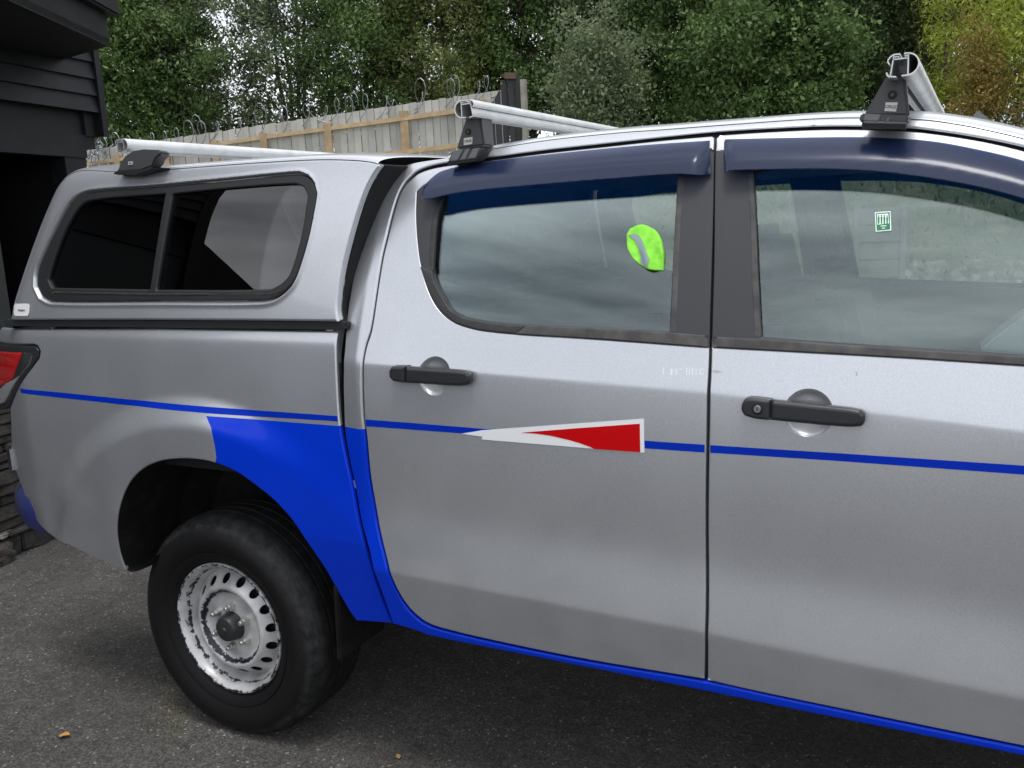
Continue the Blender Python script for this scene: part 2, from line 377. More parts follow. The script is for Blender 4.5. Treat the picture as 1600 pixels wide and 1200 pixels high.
M['blackboard'] = mat('black_weatherboard', (.0065, .0075, .010), .55, spec=.3, noise=(9, (.013, .015, .018), .35, .7), bump=(60, .2, .002))
M['blackdeep'] = mat('black_stain', (.008, .008, .010), .7)
M['stone'] = [mat('slate_'+str(i), c, .85, noise=(16, c2, .35, .7), bump=(28, .8, .012)) for i, (c, c2) in enumerate([((.030, .027, .025), (.075, .066, .058)), ((.045, .038, .033), (.10, .086, .072)), ((.022, .021, .022), (.055, .052, .050)), ((.06, .05, .042), (.03, .028, .026))])]
M['paling'] = [mat('fence_sheet_'+str(i), c, .6, noise=(3.5, c2, .35, .75)) for i, (c, c2) in enumerate([((.47, .455, .415), (.38, .37, .34)), ((.49, .475, .43), (.39, .38, .345)), ((.41, .40, .365), (.32, .31, .28))])]
M['timber'] = mat('fence_timber', (.42, .31, .175), .75, noise=(6, (.29, .21, .12), .3, .7), bump=(40, .4, .004))
M['greytimber'] = mat('weathered_timber', (.30, .29, .24), .8, noise=(5, (.19, .18, .155), .3, .7))
M['blackfence'] = mat('black_fence', (.02, .02, .022), .6)
M['wire'] = mat('galvanised_wire', (.32, .34, .36), .45, .6)
M['bark'] = mat('bark', (.07, .06, .05), .9, noise=(7, (.13, .115, .095), .4, .7), bump=(20, .6, .02))
M['bank'] = mat('bank_grass', (.05, .065, .022), .95, noise=(2.5, (.12, .10, .06), .45, .7), bump=(12, .9, .06))
def leafmat(name, a, b_, c):
    m = bpy.data.materials.new(name); m.use_nodes = True; n = m.node_tree; p = n.nodes['Principled BSDF']
    at = n.nodes.new('ShaderNodeAttribute'); at.attribute_name = 'tone'
    r_ = n.nodes.new('ShaderNodeValToRGB'); r_.color_ramp.elements[0].color = (*a, 1); r_.color_ramp.elements[1].color = (*c, 1); e = r_.color_ramp.elements.new(.5); e.color = (*b_, 1)
    n.links.new(at.outputs['Fac'], r_.inputs[0]); n.links.new(r_.outputs[0], p.inputs['Base Color'])
    p.inputs['Roughness'].default_value = .5; p.inputs['Specular IOR Level'].default_value = .35
    tr = n.nodes.new('ShaderNodeBsdfTranslucent'); n.links.new(r_.outputs[0], tr.inputs[0]); mx_ = n.nodes.new('ShaderNodeMixShader'); mx_.inputs[0].default_value = .38
    n.links.new(p.outputs[0], mx_.inputs[1]); n.links.new(tr.outputs[0], mx_.inputs[2]); n.links.new(mx_.outputs[0], n.nodes['Material Output'].inputs[0])
    return m
M['leaf'] = {'green': leafmat('leaf_green', (0.068, 0.114, 0.036), (0.111, 0.183, 0.055), (0.218, 0.329, 0.106)), 'grey': leafmat('leaf_greygreen', (0.116, 0.156, 0.086), (0.178, 0.229, 0.120), (0.291, 0.344, 0.183)),
             'olive': leafmat('leaf_olive', (0.116, 0.152, 0.045), (0.178, 0.218, 0.068), (0.277, 0.314, 0.112)), 'lime': leafmat('leaf_lime', (0.232, 0.282, 0.041), (0.355, 0.420, 0.060), (0.495, 0.553, 0.126)),
             'rust': leafmat('leaf_rust', (0.212, 0.163, 0.045), (0.284, 0.200, 0.052), (0.320, 0.254, 0.070)), 'blue': leafmat('leaf_bluegreen', (0.056, 0.087, 0.037), (0.092, 0.138, 0.056), (0.168, 0.230, 0.097))}
# ================================================================== GROUND
def terr(x, y):
    """level yard rising to a grassy bank that carries the fence and trees"""
    t = np.clip((y-(7.2+.05*x))/(9.5), 0, 1); t = t*t*(3-2*t)
    return t*(2.0+np.clip((x+20)*.03, 0, .8))
g = MB().box(-60, 60, -60, 7.0, -.3, 0); 
ground = link('ground', pyd('ground', [(-90, -90, 0), (90, -90, 0), (90, 7.6, 0), (-90, 7.6, 0)], [(0, 1, 2, 3)]), M['asphalt'], kind='structure')
gx = np.linspace(-70, 60, 131); gy = np.concatenate([np.linspace(5.5, 20, 40), np.linspace(21, 220, 30)])
vs = []; 
for y in gy:
    for x in gx: vs.append((x, y, float(terr(x, y))-.004*(1 if y < 6.5 else 0)+.06*math.sin(x*1.7+y*1.3)*min(1, max(0, (y-8)/3))-(0.05 if y < 6 else 0)))
nx = len(gx)
link('bank', pyd('bank', vs, [(j*nx+i, j*nx+i+1, (j+1)*nx+i+1, (j+1)*nx+i) for j in range(len(gy)-1) for i in range(nx-1)], True), M['bank'], kind='structure')
# rough tufts and rubble on the lower bank
pv = []; pf = []
for k in range(9000):
    x, y = RNG.uniform(-6, 5), RNG.uniform(7.4, 14); z = float(terr(x, y)); s_ = RNG.uniform(.04, .13); a = RNG.uniform(0, 2*PI); b0 = len(pv); dx_, dy_ = math.cos(a)*s_*.25, math.sin(a)*s_*.25
    lx_, ly_ = RNG.uniform(-.6, .6, 2)*s_; pv += [(x-dx_, y-dy_, z), (x+dx_, y+dy_, z), (x+lx_, y+ly_, z+s_)]; pf += [(b0, b0+1, b0+2)]
link('tufts', pyd('tufts', pv, pf), mat('tuft_grass', (.10, .13, .04), .8, noise=(3, (.20, .17, .09), .4, .7)), label='rough grass tufts covering the bank seen through the cab windows', cat='grass', kind='stuff')
pv = []; pf = []
for k in range(700):
    x, y = RNG.uniform(-2, 5), RNG.uniform(9.5, 10.8); z = float(terr(x, y)); s_ = RNG.uniform(.03, .12); b0 = len(pv); a = RNG.uniform(0, PI); c, sn = math.cos(a)*s_, math.sin(a)*s_
    pv += [(x+c, y+sn, z-.02), (x-sn, y+c, z-.02), (x-c, y-sn, z-.02), (x+sn, y-c, z-.02), (x+c*.4, y+sn*.4, z+s_*.7), (x-c*.5, y-sn*.3, z+s_*.55)]
    pf += [(b0, b0+1, b0+4), (b0+1, b0+2, b0+5), (b0+1, b0+5, b0+4), (b0+2, b0+3, b0+5), (b0+3, b0, b0+4), (b0+3, b0+4, b0+5)]
link('rubble', pyd('rubble', pv, pf), mat('rubble_stone', (.12, .10, .09), .85, noise=(6, (.26, .23, .20), .4, .7)), label='band of pale rubble across the bank seen through the front window', cat='rubble', kind='stuff')
# loose grit on the asphalt
pv = []; pf = []
for k in range(5200):
    u, v = RNG.uniform(-100, 1500), 1200*RNG.beta(3.2, 1.1)
    if v < 700: continue
    p = onZ(u, v, 0.0)
    if not (-8 < p[0] < 3 and p[1] < 6): continue
    s_ = RNG.uniform(.001, .0034)*(1 if RNG.random() > .03 else 1.6); a = RNG.uniform(0, PI); b0 = len(pv)
    c, sn = math.cos(a)*s_, math.sin(a)*s_
    pv += [(p[0]+c, p[1]+sn, .0005), (p[0]-sn*.8, p[1]+c*.8, .0005), (p[0]-c, p[1]-sn, .0005), (p[0]+sn*.8, p[1]-c*.8, .0005), (p[0]+c*.1, p[1], s_*.9)]
    pf += [(b0, b0+1, b0+4), (b0+1, b0+2, b0+4), (b0+2, b0+3, b0+4), (b0+3, b0, b0+4)]
M['grit'] = mat('pale_grit', (.10, .095, .085), .85, noise=(40, (.34, .32, .28), .6, .75))
link('grit', pyd('grit', pv, pf), M['grit'], label='loose pale grit scattered over the asphalt', cat='grit', kind='stuff')
# moss and crumbs beside the tyre
pv = []; pf = []
for k in range(420):
    u, v = RNG.normal(268, 14), RNG.normal(1108, 24); p = onZ(u, v, 0.0); s_ = RNG.uniform(.0012, .0035); b0 = len(pv); a = RNG.uniform(0, 2*PI)
    pv += [(p[0]+s_*math.cos(a), p[1]+s_*math.sin(a), 0), (p[0]-s_*math.sin(a), p[1]+s_*math.cos(a), 0), (p[0]-s_*math.cos(a), p[1]-s_*math.sin(a), .002), (p[0], p[1], s_*1.2)]
    pf += [(b0, b0+1, b0+3), (b0+1, b0+2, b0+3), (b0+2, b0, b0+3)]
link('moss', pyd('moss', pv, pf), mat('moss_crumbs', (.10, .105, .03), .9, noise=(60, (.20, .16, .07), .4, .6)), label='small patch of moss and crumbs on the asphalt beside the rear tyre', cat='moss', kind='stuff')
# ================================================================== BLACK BUILDING ON THE LEFT
WD = np.array([-.19, .98, 0]); WD /= np.linalg.norm(WD); WN = np.array([WD[1], -WD[0], 0])   # along the wall, out of the wall (+x)
W0 = np.array([-4.55, .78, 0.])
def wt(u, v):                            # photo pixel on the wall plane -> (distance along wall, height)
    r_ = ray(u, v); t = ((W0-CAM)@WN)/(r_@WN); p = CAM+r_*t; return (p-W0)@WD, p[2]
bld = thing('black_building', 'black weatherboard building with a deep eave and a dark open bay, left of the truck', 'building', tuple(W0))
def wbox(mb, t0, t1, n0, n1, z0, z1):
    p = W0+WD*t0+WN*n0; mb.obox((p[0], p[1], z0), WD*(t1-t0), WN*(n1-n0), (0, 0, z1-z0)); return mb
TN = -2.44
T1 = wt(154, 150)[0]; T2 = wt(137.5, 250)[0]; ZS = wt(158, 214)[1]                     # far corner of the wall
TJ = wt(104, 250)[0]; TL = wt(14, 440)[0]
zb0 = wt(0, 156)[1]
# weatherboards: each lapped over the one below
k = 0; z = zb0
while z < 3.9:
    t0 = TN
    mb = MB(); h_ = .114
    p = W0+WD*t0+WN*(.0); q = WD*(T1-.045-t0)
    A = [p+WN*.030+np.array([0, 0, z]), p+WN*.008+np.array([0, 0, z+h_]), p+WN*-.02+np.array([0, 0, z+h_]), p+WN*-.02+np.array([0, 0, z])]
    mb.frustum([tuple(a) for a in A], [tuple(a+q) for a in A]); o = mb.obj('weatherboard', M['blackboard'], bld)
    z += .097; k += 1
    if k > 20: break
wbox(MB(), T1-.045, T1, -.02, .042, ZS, 3.9).obj('corner_board', M['blackboard'], bld)
wbox(MB(), TN, T1-.047, -.16, -.05, wt(0, 196)[1], zb0+.02).obj('recessed_lintel', M['blackdeep'], bld)
wbox(MB(), TN, T2, -.10, .0, wt(0, 237)[1], wt(0, 219)[1]+.002).obj('beam', M['blackboard'], bld)
wbox(MB(), TN, T1-.048, -.12, -.03, wt(0, 219)[1], wt(0, 196)[1]).obj('beam', M['blackboard'], bld)
wbox(MB(), TJ, T2-.003, -.12, -.01, 0, wt(0, 237)[1]-.001).obj('door_post', M['blackboard'], bld)
wbox(MB(), TN, TL, -.14, -.02, 1.15, wt(0, 237)[1]-.001).obj('wall_panel', mat('dark_panel', (.022, .028, .027), .6, bump=(50, .2, .002)), bld)
wbox(MB(), T1-.12, T1-.002, -3.5, -.021, ZS, 3.88).obj('end_wall', M['blackdeep'], bld)
wbox(MB(), T2-.10, T2-.004, -3.5, -.121, 0, ZS-.002).obj('end_wall', M['blackdeep'], bld)
wbox(MB(), TN, T1-.12, -3.5, -3.4, 0, 3.9).obj('rear_wall', M['blackdeep'], bld)
wbox(MB(), TN-.08, TN-.001, -3.5, .03, 0, 3.9).obj('end_wall', M['blackdeep'], bld)
wbox(MB(), TN, T1-.12, -3.4, -.14, 3.0, 3.05).obj('ceiling', M['blackdeep'], bld)
wbox(MB(), TN, T1-.12, -3.4, -.14, .0, .05).obj('floor_slab', M['blackdeep'], bld)
wbox(MB(), -6.5, TN-.081, -.15, -.02, 0, 2.03).obj('yard_wall', M['blackboard'], bld)
_a = W0+WD*(TN-.081)-WN*.15; _b = W0+WD*(TN-.50)-WN*.15
MB().frustum([(_a[0], _a[1], 2.032), (_b[0], _b[1], 2.032), (_a[0], _a[1], 2.28)], [tuple(np.array(q_)+WN*.13) for q_ in ((_a[0], _a[1], 2.032), (_b[0], _b[1], 2.032), (_a[0], _a[1], 2.28))]).obj('reflection_wedge', M['blackboard'], bld)  # unseen wedge, added only to shape the reflection in the canopy glass
# shelf with a pale board inside the bay
for (a, b_, m_) in (((11, 372), (44, 378), 'greyboard'), ((15, 401), (34, 410), 'greyboard')):
    if 'greyboard' not in M: M['greyboard'] = mat('grey_board', (.5, .5, .5), .6)
    r0 = ray(*a); q0 = CAM+r0*6.2; r1 = ray(b_[0], a[1]); q1 = CAM+r1*6.2; hh = (b_[1]-a[1])/F*6.2
    MB().obox(tuple(q0-(q1-q0)*1.5), (q1-q0)*4, (-.02, .25, 0), (0, 0, -hh)).obj('shelf_board', M[m_], bld)
# eave: gutter, fascia boards and soffit
ce = onZ(172, 73, 2.66); fe = onZ(12, 0, 2.66); se = onZ(0, 124, 2.66)
fd_ = (fe-ce)/np.linalg.norm(fe-ce); sd_ = (se-ce)/np.linalg.norm(se-ce)
LE = 1.35
fn = np.array([-fd_[1], fd_[0], 0]); fn = fn if fn[0] > 0 else -fn
def ebox(mb, a, c, n0, n1, z0, z1): p = ce+fd_*a+fn*n0; return mb.obox((p[0], p[1], z0), fd_*(c-a), fn*(n1-n0), (0, 0, z1-z0))
ebox(MB(), 0, LE, -.03, .0, 2.66, 2.82).obj('fascia', M['blackboard'], bld)
ebox(MB(), -.06, LE, -.03, .055, 2.822, 2.90).obj('gutter', M['blackboard'], bld, bevel=.012)
ebox(MB(), -.08, LE, -.03, .03, 2.901, 2.925).obj('gutter_lip', M['blackdeep'], bld)
mb = MB(); c4 = [ce, ce+fd_*LE, ce+fd_*LE+sd_*1.9, ce+sd_*2.3]
mb.frustum([tuple(q_[:2])+(2.665,) for q_ in c4], [tuple(q_[:2])+(2.70,) for q_ in c4]); mb.obj('soffit', M['blackdeep'], bld)
mb = MB(); mb.frustum([tuple(q_[:2])+(2.93,) for q_ in c4], [tuple(c4[0][:2])+(2.95,), tuple(c4[1][:2])+(2.95,), tuple(c4[2][:2])+(3.5,), tuple(c4[3][:2])+(3.5,)]); mb.obj('roof', M['blackdeep'], bld)
mb = MB(); p = ce-fn*.03; mb.obox((p[0], p[1], 2.664), sd_*2.6, (fd_*.03), (0, 0, .27)); mb.obj('barge_board', M['blackboard'], bld)
# ---- layered stone wall at its foot
sw_ = thing('stone_wall', 'low wall of layered dark slate stones below the black building behind the tail light', 'stone wall', tuple(W0+WN*.05))
wbox(MB(), -2.6, .60, -.1, .02, 0, 1.18).obj('mortar_core', M['blackdeep'], sw_)
z = 0.0; sm_cache = []
rr_ = random.Random(5)
while z < 1.15:
    h_ = rr_.choice([.035, .045, .05, .06, .075, .055]); h_ = h_*1.5 if z < .1 else h_
    t = -1.3+rr_.uniform(-.2, 0)
    while t < .60:
        l_ = rr_.uniform(.10, .34); dp = rr_.uniform(.02, .075); mb = MB()
        p = W0+WD*t+WN*.0; a = .004
        j = lambda s__=.006: rr_.uniform(-s__, s__)
        b8 = []
        for zz in (z+a, z+h_-a):
            for (tt, nn_) in ((0, 0), (l_-.008, 0), (l_-.008, dp), (l_*.5, dp+.012), (0, dp)): q_ = p+WD*(tt+j())+WN*(nn_+j(.008)); b8.append((q_[0], q_[1], zz+j(.005)))
        mb.frustum(b8[:5], b8[5:]); o = mb.obj('stone', M['stone'][rr_.randrange(4)], sw_, bevel=.006)
        t += l_
    z += h_
# broken rocks lying at the foot of the wall
for i, (u, v, s_, h_, lab) in enumerate([(30, 856, .17, .10, 'dark angular rock at the foot of the slate wall, nearer the bumper'), (2, 880, .13, .11, 'brownish block of stone at the left foot of the slate wall'), (4, 838, .10, .03, 'pale flat stone resting on the blocks by the slate wall')]):
    p = onZ(u, v, 0 if i < 2 else .12); bm = bmesh.new(); bmesh.ops.create_icosphere(bm, subdivisions=3, radius=1)
    for v_ in bm.verts:
        c = v_.co; q_ = c*(.8+.25*math.sin(c.x*3.1+i*2)*math.cos(c.y*2.7+i)+.10*math.sin(c.z*7+c.x*5)); q_ = Vector([max(-.72, min(.72, e_)) for e_ in q_])
        v_.co = Vector((q_.x*s_, q_.y*s_*.6, q_.z*h_*.7+h_*.45))
    me = bpy.data.meshes.new('rock'); bm.to_mesh(me); bm.free(); o = link('rock', me, M['stone'][(1, 3, 0)[i]] if i < 2 else mat('pale_stone', (.22, .21, .19), .8, bump=(30, .6, .01)), label=lab, cat='rock', group='rocks at the foot of the slate wall'); o.location = p; o.rotation_euler[2] = PI/2*.9+i*.3
# ================================================================== FENCE
FD = 19.0
def fpt(u, v, d_=FD): return CAM+ray(u, v)*d_
topl = [(60, 246), (140, 235), (400, 197), (790, 140)]
def ftop(u): return float(np.interp(u, [q[0] for q in topl], [q[1] for q in topl]))
fen = thing('paling_fence', 'long pale paling fence with timber posts and rails climbing the bank below the trees', 'fence', tuple(fpt(460, 300)))
u = 60.0; k = 0
base_h = 2.0
rr_ = random.Random(9)
while u < 788:
    w_ = np.interp(u, [140, 400, 790], [9.2, 10.6, 11.8]); v0 = ftop(u)+rr_.uniform(-.9, .9)
    a, b_ = fpt(u+.2, v0), fpt(u+w_-.25, ftop(u+w_)+rr_.uniform(-.5, .5)); 
    if k % 2: a += AX[:, 2]*-.03; b_ += AX[:, 2]*-.03
    dn = np.array([0, 0, -base_h]); th_ = AX[:, 2]*np.array([1, 1, 0])*.018
    u2 = u+w_
    top = [a, b_]
    if u2 > 770: pass
    mb = MB(); mb.frustum([tuple(a), tuple(b_), tuple(b_+dn), tuple(a+dn)], [tuple(a+th_), tuple(b_+th_), tuple(b_+dn+th_), tuple(a+dn+th_)])
    mb.obj('paling', M['paling'][rr_.randrange(3)], fen)
    u = u2; k += 1
fw = -AX[:, 2]*np.array([1, 1, 0]); fw /= np.linalg.norm(fw)      # towards the camera
def rail(us, dv0, dv1, name):
    mb = MB(); P = [fpt(u_, ftop(u_)+dv0(u_))+fw*.075 for u_ in us]; Q = [fpt(u_, ftop(u_)+dv1(u_))+fw*.075 for u_ in us]
    mb.frustum([tuple(P[0]), tuple(P[1]), tuple(Q[1]), tuple(Q[0])], [tuple(p-fw*.05) for p in (P[0], P[1], Q[1], Q[0])]); mb.obj(name, M['timber'], fen, bevel=.004)
posts = [184-76, 184, 260, 336, 412, 512, 631, 753]
for a, b_ in zip(posts[:-1], posts[1:]):
    rail((a, b_), lambda u_: np.interp(u_, [140, 400, 706], [19.5, 17, 19]), lambda u_: np.interp(u_, [140, 400, 706], [24.5, 23, 27]), 'rail')
    rail((a, b_), lambda u_: np.interp(u_, [140, 400, 706], [46, 62, 74]), lambda u_: np.interp(u_, [140, 400, 706], [52, 68, 82]), 'rail')
for u_ in posts:
    w_ = np.interp(u_, [200, 412, 631], [9, 11, 13]); t_ = fpt(u_-w_/2, ftop(u_)+np.interp(u_, [200, 412, 631], [14, 14, 11]))+fw*.10; t2 = t_+(fpt(u_+w_/2, 200)-fpt(u_-w_/2, 200))*np.array([1, 1, 0])
    MB().frustum([tuple(t_), tuple(t2), tuple(t2-np.array([0, 0, 2.2])), tuple(t_-np.array([0, 0, 2.2]))], [tuple(q_-fw*.10) for q_ in (t_, t2, t2-np.array([0, 0, 2.2]), t_-np.array([0, 0, 2.2]))]).obj('fence_post', M['timber'], fen, bevel=.006)
# black return fence at the right end, and its pale end post
bf = thing('black_fence', 'short black vertical-board fence behind the end of the pale fence, beside a grey post', 'fence', tuple(fpt(780, 200, 17.5)))
edge_ = [(787, 118), (744, 215)]
us = np.linspace(742, 812, 8)
for i in range(7):
    u0, u1 = us[i]+.4, us[i+1]-.4; v0 = np.interp(u0, [742, 778, 790, 812], [195, 148, 116, 116]); v1 = np.interp(u1, [742, 778, 790, 812], [195, 148, 116, 116])
    a, b_ = fpt(u0, v0, 18.2), fpt(u1, v1, 18.2); dn = np.array([0, 0, -2.4])
    o_ = fw*(.03 if i % 2 else 0)
    MB().frustum([tuple(a+o_), tuple(b_+o_), tuple(b_+dn+o_), tuple(a+dn+o_)], [tuple(a-fw*.03), tuple(b_-fw*.03), tuple(b_+dn-fw*.03), tuple(a+dn-fw*.03)]).obj('board', M['blackfence'], bf)
a = fpt(788, 113, 18.1); b_ = fpt(806, 113.5, 18.1)
MB().frustum([tuple(a), tuple(b_), tuple(b_-np.array([0, 0, .12])), tuple(a-np.array([0, 0, .12]))], [tuple(q_-fw*.08) for q_ in (a, b_, b_-np.array([0, 0, .12]), a-np.array([0, 0, .12]))]).obj('cap_rail', mat('rusty_cap', (.10, .06, .045), .8), bf)
gp = fpt(817.5, 124, 18.0)
gpo = MB().box(gp[0]-.055, gp[0]+.055, gp[1]-.05, gp[1]+.05, gp[2]-3, gp[2]).obj('end_post', M['greytimber'], bf, bevel=.008)
# coils of razor wire along the top of the pale fence
mb = MB(); pts = []; rw = random.Random(3)
def coil(u0, u1, rad, pitch, seed, d_=FD-.05):
    rw = random.Random(seed); pts = []; u_ = u0; th_ = 0; 
    while u_ < u1:
        c = fpt(u_, ftop(u_)+1, d_); R_ = rad*(1+.35*math.sin(u_*.043+seed)+.2*math.sin(u_*.11)); 
        ax = fpt(u_+1, ftop(u_+1), d_)-fpt(u_, ftop(u_), d_); ax /= np.linalg.norm(ax)
        pts.append(c+ax*R_*.75*math.cos(th_)+np.array([0, 0, 1])*(R_*math.sin(th_)+R_*.25)+fw*R_*.5*math.sin(th_+.8)); th_ += .42; u_ += pitch*.42/(2*PI)
    return pts
for (u0, u1, rad, pt, sd_2) in ((140, 330, .17, 19, 1), (300, 560, .25, 34, 2), (540, 790, .30, 52, 4), (430, 790, .20, 44, 9)):
    mb.tube(coil(u0, u1, rad, pt, sd_2), .009, 4, False)
wv = np.array(mb.v)
mb.obj('razor_wire', M['wire'], None, label='coiled razor wire looping along the top of the pale paling fence', cat='razor wire')
# frayed wire hanging at the near left end
mb = MB(); rw = random.Random(8)
for k in range(26):
    c = fpt(137+rw.uniform(-2, 34), 222+rw.uniform(-8, 26), FD-.2); pts = [c]
    for j in range(7): pts.append(pts[-1]+np.array([rw.uniform(-.06, .08), rw.uniform(-.04, .04), rw.uniform(-.09, .07)]))
    mb.tube(pts, .011, 3, False)
mb.obj('wire_tangle', M['wire'], None, label='pale tangle of loose wire at the left end of the fence beside the black building', cat='wire')
# ---- low timber retaining wall and slatted screen seen through the cab windows
rt = thing('retaining_wall', 'low weathered sleeper retaining wall at the foot of the bank', 'retaining wall', (0, 7.4, 0))
for r_i in range(4):
    for s_i in range(6):
        x0 = -5+s_i*2.4+(.9 if r_i % 2 else 0)
        MB().box(x0+.01, x0+2.38, 7.36+.01*r_i, 7.44+.01*r_i, .005+r_i*.19, .185+r_i*.19).obj('sleeper', M['greytimber'], rt, bevel=.008)
ss = thing('slatted_screen', 'small grey slatted timber screen seen through the front door window', 'screen', (-.6, 6.9, 0))
a0, b0_ = onY(1344, 324, 6.9), onY(1407, 322, 6.9)
n_s = 10
for k in range(n_s):
    z = a0[2]-(k+1)*.158
    MB().box(a0[0], b0_[0], 6.90-.01*(k % 2), 6.94-.01*(k % 2), max(z, .01), z+.146).obj('slat', M['greytimber'], ss, bevel=.005)
for x_ in (a0[0]-.05, b0_[0]+.002): MB().box(x_, x_+.05, 6.89, 6.96, 0, a0[2]+.03).obj('screen_post', M['greytimber'], ss, bevel=.005)
# ================================================================== TREES
def make_tree(name, label, loc, H, R_, kind, nleaf, seed, trunk_h=.3, leaf=.122, droop=0.0, fill=1.0, clr=.46, trunks=1, zlow=.12, group='trees on the bank behind the fence'):
    rng = np.random.default_rng(seed); t = thing(name, label, 'tree', loc, group)
    # limbs
    mb = MB(); tips = []
    for tr in range(trunks):
        bx, by = (rng.uniform(-.5, .5, 2)*R_*.35 if trunks > 1 else (0, 0)); lean = rng.uniform(-.12, .12, 2)
        pts = [np.array([bx, by, -.3])]; nseg = 8
        for i in range(nseg): pts.append(pts[-1]+np.array([lean[0]*H/nseg+rng.normal(0, .06), lean[1]*H/nseg+rng.normal(0, .06), H*.92/nseg]))
        r0 = (.018*H/math.sqrt(trunks)); mb.tube(pts, list(np.linspace(r0, r0*.15, len(pts))), 7)
        for i in range(2, nseg+1):
            for q in range(4):
                a = rng.uniform(0, 2*PI); l_ = R_*rng.uniform(.45, 1.0)*(1-.5*abs(i/nseg-.45)); p = [pts[i]]
                dr = np.array([math.cos(a), math.sin(a), rng.uniform(.25, .9)]); dr /= np.linalg.norm(dr)
                for j in range(4):
                    p.append(p[-1]+dr*l_/4+rng.normal(0, .05, 3)); dr[2] += .05
                    if j > 0: tips.append(p[-1])
                mb.tube(p, list(np.linspace(r0*.34, r0*.06, 5)), 5, False)
                for w__ in range(3):
                    s = p[rng.integers(1, 5)]; dd = rng.normal(0, 1, 3); dd[2] = abs(dd[2]); dd /= np.linalg.norm(dd); e_ = s+dd*rng.uniform(.4, .9); mb.tube([s, (s+e_)/2+rng.normal(0, .04, 3), e_], [r0*.1, r0*.06, r0*.03], 3, False); tips.append(e_)
    mb.obj('trunk', M['bark'], t, smooth=True).location = (0, 0, 0)
    tips = np.array(tips)
    # leaf clumps round limb ends and filling a noisy crown
    nc = int(nleaf/55); C1 = tips[rng.integers(0, len(tips), nc//2)]+rng.normal(0, .18, (nc//2, 3))
    v_ = rng.normal(0, 1, (nc-nc//2, 3)); v_ /= np.linalg.norm(v_, axis=1)[:, None]; rad = rng.uniform(.45, 1, nc-nc//2)**.6
    th = np.arctan2(v_[:, 1], v_[:, 0]); bump = 1+.16*np.sin(th*3+seed)+.12*np.sin(th*5+v_[:, 2]*6+seed*2)+.1*np.sin(v_[:, 2]*9+seed)
    C2 = v_*rad[:, None]*bump[:, None]*np.array([R_, R_, H*(1-zlow)/2]); C2[:, 2] += H*(1+zlow)/2
    C_ = np.vstack([C1, C2]); C_ = C_[C_[:, 2] > H*zlow*.6]
    ph = np.sin(C_[:, 0]*1.9+seed)+np.sin(C_[:, 1]*2.1+seed*3)+np.sin(C_[:, 2]*2.3+seed*5)+rng.normal(0, .6, len(C_))
    C_ = C_[ph > (-3+3.2*(1-fill))]
    cs = rng.uniform(.16, .42, len(C_)); n_ = np.maximum(8, (nleaf/len(C_)*(cs/.3)**2).astype(int)); idx = np.repeat(np.arange(len(C_)), n_)
    P = C_[idx]+rng.normal(0, 1, (len(idx), 3))*cs[idx][:, None]*np.array([.55, .55, .42])
    P[:, 2] -= droop*rng.uniform(0, 1, len(P))**2
    tone = np.clip(.42+.17*rng.normal(0, 1, len(C_))[idx]+.14*rng.normal(0, 1, len(idx)), 0, 1)
    d1 = rng.normal(0, 1, (len(P), 3)); d1[:, 2] -= droop*2; d1 /= np.linalg.norm(d1, axis=1)[:, None]
    nr = rng.normal(0, .8, (len(P), 3)); nr[:, 2] += .7; d2 = np.cross(d1, nr); d2 /= np.linalg.norm(d2, axis=1)[:, None]+1e-9
    s_ = leaf*rng.uniform(.6, 1.3, len(P))[:, None]; wd = clr
    q = np.stack([P-d1*s_*.5, P+d2*s_*wd*.5, P+d1*s_*.5, P-d2*s_*wd*.5], 1).reshape(-1, 3)
    me = bpy.data.meshes.new('crown'); nq = len(P)
    me.vertices.add(nq*4); me.vertices.foreach_set('co', q.ravel()); me.loops.add(nq*4); me.loops.foreach_set('vertex_index', np.arange(nq*4)); me.polygons.add(nq); me.polygons.foreach_set('loop_start', np.arange(nq)*4); me.polygons.foreach_set('loop_total', np.full(nq, 4)); me.update()
    at = me.attributes.new('tone', 'FLOAT', 'FACE'); at.data.foreach_set('value', tone.astype(np.float32))
    me.materials.append(M['leaf'][kind]); cr = link('crown', me, None); cr.parent = t; cr.location = (0, 0, 0)
    return t
def tp(u, d_): p = CAM+ray(u, 350)*d_; return (p[0], p[1], float(terr(p[0], p[1]))-.1)
